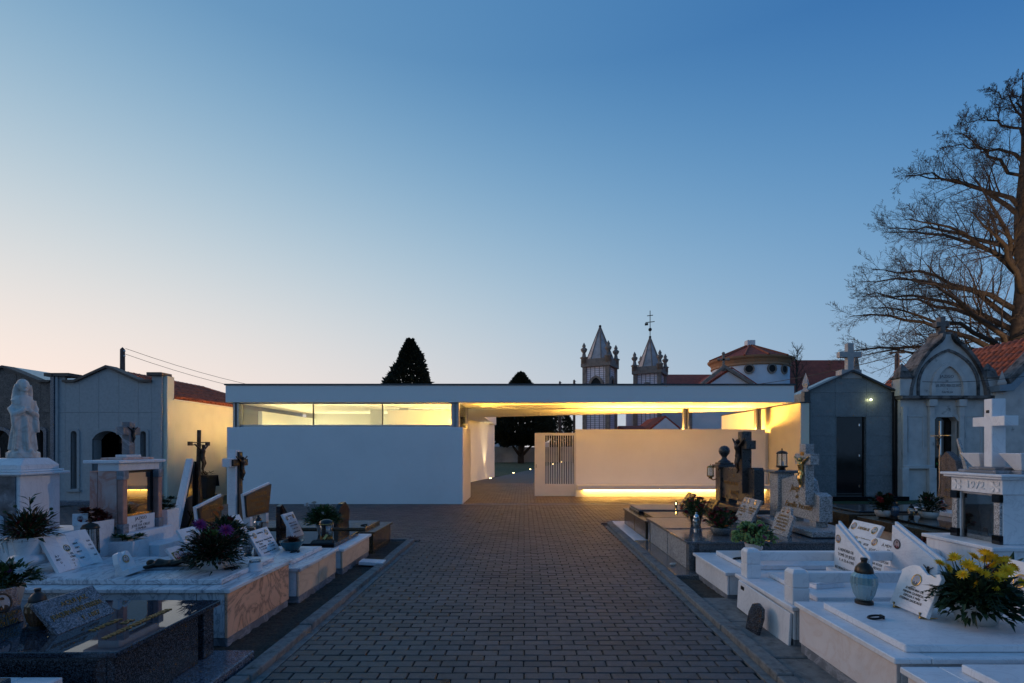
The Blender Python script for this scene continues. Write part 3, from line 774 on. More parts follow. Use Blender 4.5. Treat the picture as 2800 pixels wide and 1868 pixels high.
for (u, v, c) in ((2570, 1275, (.1, .1, 1)), (2577, 1278, (.1, .12, 1)), (2603, 1272, (.05, .9, .35)), (2601, 1279, (.15, .1, 1)), (2562, 1268, (.1, .8, .3)), (2573, 1284, (.9, .5, .1))):
    mm = MATS.get('fairy%s' % (c,)) or emit('fairy%s' % (c,), c, 9)
    MB().ball((px(u, Y+.5), Y+.5, pz(v, Y+.5)), .018, 6, 4).build('fairy_light', mm, m4, world=True)
for u in (2463, 2536, 2617, 2690):
    w = 14 if u in (2536, 2617) else 12
    p = bx('pilaster', m_oldstone, m4, px(u, Y), px(u+w, Y), Y-.10, Y-.002, -.03, pz(1112, Y), .01)
    if w == 14:
        bx('capital', m_oldstone, m4, px(u-4, Y), px(u+w+4, Y), Y-.15, Y-.002, pz(1112, Y), pz(1093, Y), .01)
    bx('pilaster_foot', m_oldstone, m4, px(u-3, Y), px(u+w+3, Y), Y-.13, Y-.003, -.03, pz(1280, Y), .01)
bx('dado_moulding', m_oldstone, m4, px(2462, Y), px(2547, Y), Y-.12, Y-.004, pz(1282, Y), pz(1272, Y), .015)
for u0, u1 in ((2485, 2523), (2640, 2680)):
    trim(m4, 'panel_frame', [(px(u0, Y), pz(1235, Y)), (px(u0, Y), pz(1140, Y)), (px(u1, Y), pz(1140, Y)), (px(u1, Y), pz(1235, Y))], .03, Y, .02, .0, m_oldstone)
bx('cornice', m_oldstone_d, m4, px(2456, Y), px(2708, Y), Y-.18, Y+.4, pz(1092, Y), pz(1083, Y), .015)
# gable: convex flanks that sweep up to a neck
half = [(203/2, 1084), (197/2, 1060), (180/2, 1030), (158/2, 1005), (130/2, 982), (98/2, 962), (66/2, 948), (40/2, 938), (26/2, 928), (20/2, 915)]
gc = 2588
gpts = [(gc-a, v) for a, v in half]+[(gc+a, v) for a, v in half[::-1]]
G = pp(Y, gpts)
panel(MB(), [G], None, Y-.02, Y+.45).build('gable', m_oldstone, m4, world=True)
rim = MB()
for i in range(len(G)-1):
    if i == len(half)-1: continue
    (xa, za), (xb, zb) = G[i], G[i+1]; n = Vector((za-zb, xb-xa)).normalized()*.10
    rim.prism([(xa, za), (xb, zb), (xb+n.x, zb+n.y), (xa+n.x, za+n.y)], Y-.14, Y+.5)
rim.build('gable_rim', m_oldstone_d, m4, world=True)
ia = arch(px(2541, Y), px(2639, Y), pz(1083, Y), pz(1062, Y), 8, 1.55); ib = off(ia, -.13)
panel(MB(), [ia, ib], None, Y-.10, Y-.021).build('arch_moulding', m_oldstone, m4, world=True)
oa = off(ia, .42); ob_ = off(ia, .34)
panel(MB(), [oa, ob_], None, Y-.06, Y-.021).build('arch_moulding', m_oldstone_d, m4, world=True)
z = pz(916, Y); c = px(gc, Y)
bx('cross_foot', m_oldstone_d, m4, c-.24, c+.24, Y+.02, Y+.42, z, z+.10, .01)
MB().prism([(c-.10, z+.1), (c+.10, z+.1), (c+.08, z+.30), (c+.21, z+.28), (c+.21, z+.46), (c+.08, z+.44), (c+.09, z+.62), (c-.09, z+.62), (c-.08, z+.44), (c-.21, z+.46), (c-.21, z+.28), (c-.08, z+.30)], Y+.12, Y+.32).build('cross', m_oldstone_d, m4, world=True, bevel=.015)
for u in (2470, 2706):
    c = px(u, Y); z0 = pz(1083, Y)
    bx('pinnacle_block', m_oldstone, m4, c-.19, c+.19, Y-.12, Y+.26, z0, pz(1036, Y), .01)
    p = bx('pinnacle_cap', m_oldstone_d, m4, c-.24, c+.24, Y-.17, Y+.31, pz(1036, Y), pz(1030, Y), .01)
    MB().frust(c-.17, c+.17, Y-.1, Y+.24, pz(1030, Y), c-.14, c+.14, Y-.07, Y+.21, pz(1015, Y)).build('pinnacle', m_oldstone_d, m4, world=True)
    MB().frust(c-.14, c+.14, Y-.07, Y+.21, pz(1015, Y), c-.01, c+.01, Y+.06, Y+.08, pz(993, Y)).build('pinnacle_tip', m_oldstone_d, m4, world=True)
FR = lambda x, y, z: Matrix.Translation((x, y, z)) @ Matrix.Rotation(PI/2, 4, 'X')     # lettering on a face towards -Y
text('JAZIGO', .13, m_engr, m4, FR(px(2588, Y), Y-.021, pz(1030, Y)), world=True)
text('DE', .07, m_engr, m4, FR(px(2588, Y), Y-.021, pz(1042, Y)), world=True)
text('MANUEL SIMÕES VIEIRA DOS SANTOS', .13, m_engr, m4, FR(px(2589, Y), Y-.021, pz(1055, Y)), world=True, maxw=px(2629, Y)-px(2549, Y))
text('E', .07, m_engr, m4, FR(px(2589, Y), Y-.021, pz(1064, Y)), world=True)
text('FAMÍLIA', .10, m_engr, m4, FR(px(2589, Y), Y-.021, pz(1073, Y)), world=True)

# --- plain vault cut by the right edge, with tiled roof behind
m5 = thing('family_vault', 'grey rendered vault with pale blue eaves and tiled roof at the right edge', 'mausoleum', (16, 17, 0))
Y = 16.0
panel(MB(), [pp(Y, [(2722, 1370), (2722, 1072), (2750, 1072), (2860, 965), (2990, 1072), (2990, 1370)])], None, Y, Y+3).build('body', m_oldstone, m5, world=True)
MB().prism(pp(Y, [(2714, 1072), (2752, 1070), (2862, 962), (2862, 940), (2748, 1052), (2714, 1056)]), Y-.25, Y+.2).build('eaves', plain('blue_grey_eaves', (.20, .26, .31), .6, var=.1), m5, world=True)
MB().prism(pp(Y, [(2748, 1050), (2862, 938), (2862, 915), (2742, 1038)]), Y-.2, Y+.22).build('gable_coping', m_oldstone_d, m5, world=True)
c = px(2732, Y)
MB().lathe([(.12, 0), (.15, .04), (.15, .10), (.12, .14), (.001, .48)], 4, (c, Y-.1, pz(1056, Y))).build('pinnacle', m_m1t, m5, world=True)
xa, za, xb, zb = px(2750, Y)-.05, pz(1047, Y), px(2866, Y), pz(934, Y)
r5f = MB().prism([(xa, za), (xb, zb), (2*xb-xa, za), (xb, za-.3)], Y+.22, Y+6.5).build('roof', m_ltile, m5, world=True)
slp = math.atan2(zb-za, xb-xa); Ls = math.hypot(zb-za, xb-xa)
for i in range(27):
    for j in range(int(Ls/.37)+1):
        d = j*.37
        o = inst('roof_tile', tile_me, r5f, Vector((xa-.04+d*math.cos(slp), Y+.36+i*.225+random.uniform(-.012, .012), za+.015+d*math.sin(slp)+random.uniform(0, .012)))-gloc(r5f))
        o.rotation_euler = (Matrix.Rotation(-PI/2, 3, 'Z') @ Matrix.Rotation(slp, 3, 'X')).to_euler()
for i in range(16): inst('ridge_tile', tile_me, r5f, Vector((xb, Y+.25+i*.39, zb+.02))-gloc(r5f), (0, 0, 0), (1.3, 1, 1.3))

# ================================================================== CHURCH
m, nt, b = newmat('tower_tiles'); m_ttile = m
tco = nd(nt, 'ShaderNodeTexCoord')
ad = nd(nt, 'ShaderNodeVectorMath', operation='DOT_PRODUCT'); nt.links.new(tco.outputs['Object'], ad.inputs[0]); ad.inputs[1].default_value = (1, 1, 0)
sx = nd(nt, 'ShaderNodeSeparateXYZ'); nt.links.new(tco.outputs['Object'], sx.inputs[0])
cx_ = nd(nt, 'ShaderNodeCombineXYZ'); nt.links.new(ad.outputs['Value'], cx_.inputs[0]); nt.links.new(sx.outputs[2], cx_.inputs[1])
br = nd(nt, 'ShaderNodeTexBrick', vals={'Scale': 1, 'Mortar Size': .024, 'Brick Width': .28, 'Row Height': .28, 'Color1': (.86, .76, .82, 1), 'Color2': (.76, .68, .74, 1), 'Mortar': (.16, .12, .13, 1)}); br.offset = 0
nt.links.new(cx_.outputs[0], br.inputs['Vector']); nt.links.new(br.outputs[0], b.inputs['Base Color']); b.inputs['Roughness'].default_value = .35
m_spire = plain('spire_tiles', (.44, .37, .35), .5, var=.25, scale=1.5)
m, nt, b = newmat('far_roof_tiles'); m_farroof = m; co = coords(nt)
wv = nd(nt, 'ShaderNodeTexWave', vals={'Scale': 1.4, 'Distortion': .3}); wv.bands_direction = 'DIAGONAL'; nt.links.new(co, wv.inputs['Vector'])
o_ = ramp(nt, noise(nt, co, 1.5, 6, .7), [(.25, (.22, .045, .025)), (.55, (.48, .085, .042)), (.8, (.56, .15, .08))])
o_ = mixc(nt, 1.0, o_, ramp(nt, wv.outputs[0], [(0, (.6,)*3), (1, (1.05,)*3)]), 'MULTIPLY'); nt.links.new(o_, b.inputs['Base Color']); b.inputs['Roughness'].default_value = .8
bump(nt, b, wv.outputs[0], .6, .08)

ch = thing('parish_church', 'white parish church with two tiled towers, red roofs and a round drum behind the gatehouse', 'church', (24, 74, 0))
def tower(u0, uc, u1, vcorn, vap, Yt, finial, vsp, wspire):
    # square tower seen corner-on: left face u0..uc, right face uc..u1
    xl, xc, xr = px(u0, Yt), px(uc, Yt), px(u1, Yt)
    w = (xc-xl)*1.12; ang = R(-28)
    C = Vector((xc, Yt, 0))
    dl = Vector((-math.cos(R(27)), math.sin(R(27)), 0)); drr = Vector((math.sin(R(27)), math.cos(R(27)), 0))*1.15
    sl = (xc-xl)/math.cos(R(27)); ctr = C+(dl*sl+Vector((math.sin(R(27)), math.cos(R(27)), 0))*sl)/2
    M = Matrix.Translation(ctr) @ Matrix.Rotation(-R(27), 4, 'Z')
    h = sl/2; zc = pz(vcorn, Yt)
    root = MB(M).box(-h, h, -h, h, -.05, zc).build('tower', m_ttile, ch, world=True)
    q = MB(M)
    for sx_ in (-1, 1):
        for sy_ in (-1, 1): q.box(sx_*h-.28, sx_*h+.28, sy_*h-.28, sy_*h+.28, -.05, zc)
    q.build('quoins', m_stone, root, world=True)
    MB(M).box(-h-.45, h+.45, -h-.45, h+.45, zc, zc+.5).box(-h-.25, h+.25, -h-.25, h+.25, zc+.5, zc+1.1).build('cornice', m_stone, root, world=True)
    zs = zc+1.1; za = pz(vap, Yt); r = wspire
    sp_ = MB(M @ Matrix.Rotation(PI/8, 4, 'Z')).lathe([(r, zs-.1), (.08, za), (.001, za+.1)], 8).build('spire', m_spire, root, world=True)
    rb_ = MB(M @ Matrix.Rotation(PI/8, 4, 'Z'))
    for k in range(8):
        a = 2*PI*k/8; rb_.tube([(r*math.cos(a), r*math.sin(a), zs-.1), (.08*math.cos(a), .08*math.sin(a), za)], .09, 5)
    rb_.build('spire_rib', m_stone, sp_, world=True)
    for sx_ in (-1, 1):
        for sy_ in (-1, 1):
            MB(M).lathe([(.45, 0), (.45, .7), (.62, .8), (.3, 1.0), (.22, 1.5), (.42, 1.75), (.5, 2.0), (.2, 2.25), (.28, 2.45), (.05, 2.9), (.001, 2.95)], 8, (sx_*(h+.1), sy_*(h+.1), zc+.5)).build('pinnacle', m_stone, root, smooth=True, world=True)
    for k in range(4):
        Mk = M @ Matrix.Rotation(PI/2*k, 4, 'Z')
        op = arch(-.75, .75, zc-4.4, zc-2.6, 6, 1.5)
        panel(MB(Mk), [off(op, .3), op], None, -h-.22, -h-.01).build('window_surround', m_stone, root, world=True)
        MB(Mk).prism(op, -h-.06, -h-.02).build('belfry_opening', m_dark, root, world=True)
        MB(Mk).lathe([(.36, -1.0), (.30, -.6), (.22, 0), (.001, .1)], 10, (0, -h-.4, zc-2.9)).build('bell', m_bronze, root, smooth=True, world=True)
    f = MB(M).ball((0, 0, za+.15), .2, 8, 6)
    if finial:
        f.tube([(0, 0, za), (0, 0, za+4.2)], .06, 5).ball((0, 0, za+1.3), .28, 8, 6).box(-.7, .7, -.05, .05, za+2.4, za+2.5).box(-.45, .45, -.04, .04, za+3.4, za+3.5).box(-.8, -.3, -.04, .04, za+2.0, za+2.35)
    f.build('finial', m_iron, root, world=True)
tower(1603, 1662, 1707, 1000, 885, 70, False, 985, 1.95)
tower(1744, 1803, 1846, 1020, 915, 76, True, 1008, 1.9)
Yn = 80
# nave and transepts
def gable_roof(name, x0, x1, y0, y1, ze, zr, axis, eav=.5, wallmat=m_churchwhite):
    mb = MB()
    if axis == 'x':
        ym = (y0+y1)/2; MB().prism([(y0, -.05), (y1, -.05), (y1, ze), (ym, zr), (y0, ze)], x0, x1, 'x').build(name+'_wall', wallmat, ch, world=True)
        mb.prism([(y0-eav, ze-eav*.5), (ym, zr+.05), (y1+eav, ze-eav*.5), (y1+eav, ze-eav*.5+.3), (ym, zr+.35), (y0-eav, ze-eav*.5+.3)], x0-.3, x1+.3, 'x')
    else:
        xm = (x0+x1)/2; MB().prism([(x0, -.05), (x1, -.05), (x1, ze), (xm, zr), (x0, ze)], y0, y1, 'y').build(name+'_wall', wallmat, ch, world=True)
        mb.prism([(x0-eav, ze-eav*.5), (xm, zr+.05), (x1+eav, ze-eav*.5), (x1+eav, ze-eav*.5+.3), (xm, zr+.35), (x0-eav, ze-eav*.5+.3)], y0+.35, y1, 'y')
    return mb.build(name+'_roof', m_farroof, ch, world=True)
gable_roof('nave', px(1795, 80), px(2150, 80), 78, 92, pz(1075, 78), pz(1030, 85), 'x')
gable_roof('choir', px(2130, 84), px(2332, 84), 79, 91, pz(1090, 79), pz(988, 84), 'x')
gable_roof('transept', px(1925, 74), px(2052, 74), 72, 84, pz(1052, 72), pz(1009, 72), 'y', .25)
xg, zg = px(1988.5, 72), pz(1009, 72)
coping_line(ch, 'gable_coping', pp(71.9, [(1918, 1056), (1980, 1008), (2058, 1056)]), .5, 71.6, 72.3, m_stone)
def stonecross(x, y, z, s):
    q = MB().box(x-.35*s, x+.35*s, y-.3*s, y+.3*s, z, z+.8*s).box(x-.16*s, x+.16*s, y-.15*s, y+.15*s, z+.8*s, z+2.9*s).box(x-.8*s, x+.8*s, y-.15*s, y+.15*s, z+1.75*s, z+2.05*s)
    for dx, dz in ((-.8, 1.9), (.8, 1.9), (0, 2.9)): q.ball((x+dx*s, y, z+dz*s), .28*s, 8, 6)
    q.build('stone_cross', m_stone, ch, world=True)
stonecross(px(1978, 72), 72, pz(1007, 72)-.4, .85)
stonecross(px(2331, 84), 84, pz(990, 84)-.3, .8)
MB().prism(pp(79, [(2318, 1060), (2333, 972), (2338, 972), (2352, 1060)]), 78.4, 79.2).build('gable_coping', m_stone, ch, world=True)
# drum with conical tiled roof
dc = (px(2066, 78), 80.0); rd = px(2166, 78)-px(2066, 78)
ze = pz(985, 78); 
dm = MB().lathe([(rd, 0), (rd, ze)], 40, (dc[0], dc[1], 0)).build('drum', m_churchwhite, ch, smooth=True, world=True)
MB().lathe([(rd+.05, ze-1.2), (rd+.2, ze-1.1), (rd+.2, ze-.9), (rd+.05, ze-.8), (rd+.3, ze-.35), (rd+.6, ze-.1), (rd+.7, ze+.15), (.001, ze+.2)], 40, (dc[0], dc[1], 0)).build('drum_cornice', plain('ochre_cornice', (.42, .22, .12), .8, var=.1), dm, smooth=False, world=True)
za = pz(938, 78)
cr = MB().lathe([(rd+.75, ze+.12), (.3, za)], 12, (dc[0], dc[1], 0)).build('drum_roof', m_farroof, ch, world=True)
rb_ = MB()
for k in range(12):
    a = 2*PI*k/12; rb_.tube([(dc[0]+(rd+.75)*math.cos(a), dc[1]+(rd+.75)*math.sin(a), ze+.15), (dc[0]+.3*math.cos(a), dc[1]+.3*math.sin(a), za+.05)], .16, 5)
rb_.build('roof_rib', m_ltile, cr, world=True)
MB().box(dc[0]-.6, dc[0]+.6, dc[1]-.6, dc[1]+.6, za-.3, za+.75).build('roof_lantern', m_churchwhite, cr, world=True)
for u in (2040, 2097, 2137):
    dx = px(u, 76)-dc[0]; a = math.asin(max(-1, min(1, dx/rd))); Mw = Matrix.Translation((dc[0]+math.sin(a)*rd, dc[1]-math.cos(a)*rd, pz(1012, 76))) @ Matrix.Rotation(a, 4, 'Z') @ Matrix.Rotation(PI/2, 4, 'X')
    MB(Mw).lathe([(.52, -.05), (.52, .15), (.75, .15), (.75, -.05)], 16).build('window_surround', m_stone, dm, world=True)
    MB(Mw).lathe([(.001, .02), (.54, .02), (.54, .08), (.001, .08)], 16).build('window_pane', m_dark, dm, world=True)
bx('aisle_wall', m_churchwhite, ch, px(1712, 78), px(1900, 78), 77.95, 78.3, -.05, pz(1080, 78), 0)
# low annexes and the round window seen under the canopy
Mw = Matrix.Translation((px(1787, 77.9), 77.9, pz(1153, 77.9))) @ Matrix.Rotation(PI/2, 4, 'X')
MB(Mw).lathe([(.75, -.05), (.75, .2), (1.1, .2), (1.1, -.05)], 20).build('round_window_surround', m_stone, ch, world=True)
MB(Mw).lathe([(.001, .02), (.77, .02), (.77, .08), (.001, .08)], 20).build('round_window', m_brown, ch, world=True)
gable_roof('porch', px(1786, 66), px(1856, 66), 66, 76, pz(1172, 66), pz(1143, 66), 'y', .3)
gable_roof('annexe', px(1716, 68), px(1784, 68), 69, 77, pz(1176, 69), pz(1169, 70), 'x', .3)
bx('sacristy_wall', m_churchwhite, ch, px(1893, 68), px(2052, 68), 68, 70.5, -.05, pz(1085, 68)); bx('sacristy_quoin', m_stone, ch, px(1877, 68), px(1892, 68), 67.9, 70, -.05, pz(1085, 68))
bx('sacristy_roof', m_farroof, ch, px(1873, 68), px(2060, 68), 67.7, 71, pz(1085, 68), pz(1083, 68))

# ================================================================== far garden wall, houses, poles, wires
wl = thing('garden_wall', 'low pale garden wall beyond the lawn behind the dark tree', 'wall', (0, 58, 0))
for i in range(9):
    xa = -14+i*4.6
    bx('wall_bay', plain('wall_render%d' % i, tuple(random.uniform(.26, .36) for _ in range(1))*3, .85, var=.2, scale=1), wl, xa, xa+4.54, 58+i*.9, 58.25+i*.9, -.05, 1.75+random.uniform(-.1, .1), .01)
hs = thing('far_house', 'pale house with dark windows far behind the garden wall', 'house', (6, 82, 0))
bx('wall', m_churchwhite, hs, px(1330, 82), px(1420, 82), 82, 88, -.05, 3.4, .01); bx('window', m_dark, hs, px(1366, 82), px(1380, 82), 81.95, 82, 1.6, 2.9); bx('roof', m_farroof, hs, px(1325, 82), px(1425, 82), 81.5, 88.5, 3.4, 3.7)
hs2 = thing('far_house', 'white roadside house with two windows seen through the gate bars', 'house', (8, 84, 0))
bx('wall', m_churchwhite, hs2, px(1488, 84), px(1560, 84), 84, 90, -.05, 2.6, .01)
for u in (1514, 1528): bx('window', m_m1t, hs2, px(u, 84), px(u+8, 84), 83.95, 84, -.02+.6, 1.9)
def pole(name, label, x, y, h, r=.11, arms=()):
    t = thing(name, label, 'utility pole', (x, y, 0), 'utility poles')
    MB().lathe([(r, -.05), (r*.75, h-.12), (.001, h)], 10).build('post', m_wood, t, smooth=True)
    for z in arms: MB().box(-.35, .35, -.04, .04, h-z, h-z+.07).build('crossarm', m_iron, t)
    q = MB()
    for z in (.25, .5): q.lathe([(.03, 0), (.05, .03), (.03, .08)], 8, (r, -.05, h-z))
    q.build('insulator', m_potwhite, t)
    return t
pole('utility_pole', 'wooden utility pole rising behind the grey vault on the left', px(335, 26), 26, pz(949, 26), .14)
pole('utility_pole', 'wooden utility pole beside the limestone vault on the right', px(2453, 24), 24, pz(963, 24), .13, (.06,))
pole('utility_pole', 'utility pole behind the gate bars in front of the round tree', px(1531, 60), 60, 9.5, .16)
pole('utility_pole', 'utility pole standing just left of the bench wall', px(1570, 55), 55, 9.0, .16)
def wire(label, a, b, sag, r=.012):
    pts = []
    for i in range(17):
        t = i/16; p = Vector(a).lerp(Vector(b), t); p.z -= sag*4*t*(1-t); pts.append(p)
    o = MB().tube(pts, r, 5).build('overhead_wire', m_wire); return single(o, label, 'wire', 'overhead wires', base=a)
p0 = (px(343, 26), 26, pz(953, 26))
wire('upper wire running from the left pole to behind the gatehouse roof', p0, (px(1110, 40), 40, pz(1085, 40)), 1.0)
wire('lower wire running from the left pole to behind the gatehouse roof', (p0[0]-.02, p0[1], p0[2]-.28), (px(1080, 40), 40, pz(1090, 40)), 1.0)
q0 = (px(2456, 24), 24, pz(972, 24))
wire('wire from the right pole passing over the slate grey vault', q0, (px(1850, 60), 60, pz(1052, 60)), .8, .02)
wire('wire running behind the limestone cross to the right edge', (q0[0], 24, q0[2]-.25), (px(3000, 22), 22, pz(930, 22)), .3)
wire('low wire crossing in front of the limestone gable', (px(2190, 20), 13.9, pz(1044, 13.9)), (px(3100, 13), 13, pz(960, 13)), .25, .008)
wire('slack wire leaving the right pole towards the lower left', (q0[0], 24, q0[2]-.5), (px(2380, 30), 30, pz(1040, 30)), .5)
wire('steep service wire dropping right from the right pole', (q0[0], 24, q0[2]-.1), (px(2560, 18), 18, pz(1050, 18)), .1)

# street lamp beyond the vaults: its sodium light falls on everything that faces right
lp_ = thing('street_lamp', 'tall street lamp standing beyond the vaults at the right', 'street lamp', (28, 21.5, 0))
MB().lathe([(.12, -.05), (.11, .8), (.07, 1.0), (.05, 8.0), (.001, 8.02)], 12).build('post', m_steel, lp_, smooth=True)
MB().tube([(0, 0, 7.9), (-.3, 0, 8.25), (-.9, 0, 8.35)], .035, 8).build('arm', m_steel, lp_, smooth=True)
MB().frust(-1.35, -.85, -.14, .14, 8.30, -1.25, -.9, -.08, .08, 8.42).build('housing', m_steel, lp_, bevel=.01)
MB().lathe([(.001, -.10), (.08, -.07), (.11, 0), (.001, 0)], 16, (-1.1, 0, 8.298), 1.5, 1).build('diffuser', emit('sodium_lamp', (1, .60, .28), 30), lp_, smooth=True)
pl = bpy.data.lights.new('street_light', 'POINT'); plo = bpy.data.objects.new('street_light', pl); COL.objects.link(plo); plo.parent = lp_
pl.energy = 5000; pl.color = (1, .62, .34); pl.shadow_soft_size = .15; plo.location = (-1.1, 0, 8.12)

# ================================================================== TREES
def conifer(label, x, y, h, rad, z0, n, shape, trunk=.3, seed=1, lf=.34):
    rnd = random.Random(seed)
    t = thing('conifer_tree', label, 'tree', (x, y, 0))
    mb = MB().tube([(0, 0, -.1), (.05, 0, h*.35), (0, .05, h*.9)], [trunk, trunk*.7, .05], 8)
    if z0 > 1:
        for k in range(5):
            a = rnd.uniform(0, 2*PI); mb.tube([(0, 0, z0*.35), (math.cos(a)*rad*.25, math.sin(a)*rad*.25, z0*.8), (math.cos(a)*rad*.55, math.sin(a)*rad*.55, z0*1.4)], [trunk*.5, trunk*.35, .05], 6)
    mb.build('trunk', m_bark, t, smooth=True)
    c = MB()
    lob = [(rnd.uniform(0, 2*PI), rnd.random(), rnd.uniform(.08, .2)) for _ in range(40)]
    for i in range(n):
        f = rnd.random(); a = rnd.uniform(0, 2*PI)
        rr = shape(f)*rad
        b = 1
        for la, lfz, am in lob:
            d = math.cos(a-la)
            if d > .85 and abs(f-lfz) < .09: b += am*(1-abs(f-lfz)/.09)
        q = rr*b*(1-abs(rnd.gauss(0, .16)))
        p = Vector((q*math.cos(a), q*math.sin(a), z0+f*(h-z0)+rnd.uniform(-.1, .1)))
        d = Vector((math.cos(a)*.6, math.sin(a)*.6, rnd.uniform(-.2, 1.1))); L = lf*rnd.uniform(.6, 1.3)
        c.leaf(p, d, L, L*.55, .3, (rnd.uniform(-1, 1), rnd.uniform(-1, 1), rnd.uniform(-1, 1)))
    c.build('crown', m_conif, t); return t
conifer('tall conical evergreen rising behind the gatehouse roof', px(1122, 44), 44, pz(934, 44), 3.1, 1.0, 16000, lambda f: max(.03, (1-f)**.75*(1 if f > .1 else .7)), seed=3)
conifer('broad dark evergreen with forked trunk seen through the entrance', px(1424, 56), 56, pz(1027, 56), 3.5, 1.9, 30000, lambda f: max(.03, math.sin(min(1, f*2.2+.30)*PI*.5)*(1-max(0, f-.30)/.70)**.85), .38, 5, .42)
conifer('small rounded evergreen between the far tree and the poles', px(1533, 66), 66, pz(1100, 66), 1.25, .9, 7000, lambda f: max(.05, math.sin(PI*min(1, f*.8+.2))**.6), .2, 8, .3)
bt_ = thing('bare_tree', 'tall leafless tree with dense fine twigs at the right edge', 'tree', (px(2792, 30), 30, 0))
rnd = random.Random(11)
wood = [MB(), MB()]
def branch(p, d, L, r, lev, gup):
    n = (7, 6, 5, 4, 3)[lev]; sides = (9, 6, 4, 3, 3)[lev]
    pts = [p.copy()]; rad = [r]; q = p.copy(); dd = d.copy()
    for i in range(n):
        dd = (dd+Vector((rnd.gauss(0, .14), rnd.gauss(0, .14), rnd.gauss(0, .10)+gup))).normalized()
        q = q+dd*L/n; pts.append(q.copy()); rad.append(max(.006, r*(1-(i+1)/n*.82)))
    wood[0 if lev < 2 else 1].tube(pts, rad, sides)
    if lev >= 4: return
    nk = (0, 15, 10, 8)[lev]
    for k in range(nk):
        t = .14+.86*(k+rnd.random())/nk; i = min(n-1, int(t*n)); f = t*n-i
        b = pts[i].lerp(pts[i+1], f); ax = (pts[i+1]-pts[i]).normalized()
        s = ax.cross(Vector((rnd.gauss(0, 1), rnd.gauss(0, 1), rnd.gauss(0, 1)))).normalized()
        an = R(rnd.uniform(32, 62))
        nd_ = (ax*math.cos(an)+s*math.sin(an)+Vector((0, 0, .06))).normalized()
        ll = L*(.62, .42, .40, .5)[lev]*(1.15-t*.75)*rnd.uniform(.7, 1.2)
        branch(b, nd_, ll, max(.007, rad[i]*.38), lev+1, (.03, .02, .05, .06)[lev])
H = 23.6
tp = [Vector((0, 0, -.1)), Vector((-.1, 0, 3)), Vector((.05, 0, 7)), Vector((.25, .1, 11)), Vector((.1, .2, 15)), Vector((.25, .1, 19)), Vector((.1, 0, H))]
wood[0].tube(tp, [1.0, .80, .66, .40, .26, .13, .02], 12)
ENV = [(6.5, 8.2), (8.6, 9.2), (12, 8.9), (15, 8.2), (18.4, 6.0), (21.2, 3.4), (23.6, .7)]
def env(z):
    for (za, ra), (zb, rb2) in zip(ENV[:-1], ENV[1:]):
        if z <= zb: return ra+(rb2-ra)*(z-za)/(zb-za)
    return .5
def kids(pts, rad, L, lev, cnt):
    n = len(pts)-1
    for k in range(cnt):
        t = .16+.84*(k+rnd.random())/cnt; i = min(n-1, int(t*n)); f = t*n-i
        b = pts[i].lerp(pts[i+1], f); ax = (pts[i+1]-pts[i]).normalized()
        s = ax.cross(Vector((rnd.gauss(0, 1), rnd.gauss(0, 1), rnd.gauss(0, 1)))).normalized(); an = R(rnd.uniform(30, 58))
        branch(b, (ax*math.cos(an)+s*math.sin(an)+Vector((0, 0, .10))).normalized(), L*.40*(1.2-t*.75)*rnd.uniform(.7, 1.2), max(.012, rad[i]*.36), lev+1, .03)
limbs = 32
for k in range(limbs):
    t = (k+.5)/limbs; zt = 7.0+t*16.2
    a = (PI+rnd.uniform(-1.15, 1.15)) if k % 4 else rnd.uniform(-1.3, 1.3)
    rr = env(zt)*rnd.uniform(.82, 1.0)
    zs = max(6.4, min(20.5, zt-rr*rnd.uniform(.35, .75)-.4))
    i = 0
    while i < len(tp)-2 and tp[i+1].z < zs: i += 1
    p0 = tp[i].lerp(tp[i+1], (zs-tp[i].z)/(tp[i+1].z-tp[i].z))
    p3 = Vector((math.cos(a)*rr, math.sin(a)*rr, zt)); p1 = p0+Vector((math.cos(a)*rr*.28, math.sin(a)*rr*.28, max(.8, (zt-zs)*.62)))
    p2 = p0.lerp(p3, .68)+Vector((0, 0, rr*.13))
    pts = []; n = 9
    for j in range(n+1):
        s = j/n; q = p0*(1-s)**3+p1*3*s*(1-s)**2+p2*3*s*s*(1-s)+p3*s**3
        if 0 < j < n: q = q+Vector((rnd.gauss(0, .12), rnd.gauss(0, .12), rnd.gauss(0, .10)))
        pts.append(q)
    r0 = .045+.017*rr; rad = [r0*(1-.88*j/n) for j in range(n+1)]
    wood[0].tube(pts, rad, 7); L = sum((pts[j+1]-pts[j]).length for j in range(n))
    kids(pts, rad, L, 1, 15)
wood[0].build('trunk', m_bark, bt_, smooth=True); wood[1].build('crown', m_bark, bt_)
sm = thing('bare_sapling', 'thin leafless treetop beside the round drum of the church', 'tree', (px(2178, 74), 74, 0))
wood = [MB(), MB()]; wood[0].tube([(0, 0, -.1), (0, 0, 9), (.1, 0, pz(945, 74))], [.3, .16, .03], 6)
for k in range(16): branch(Vector((0, 0, 10+k*.38)), Vector((rnd.gauss(0, .5), rnd.gauss(0, .5), 1)).normalized(), 3.0-k*.1, .07, 2, .08)
wood[0].build('trunk', m_bark, sm); wood[1].build('crown', m_bark, sm)
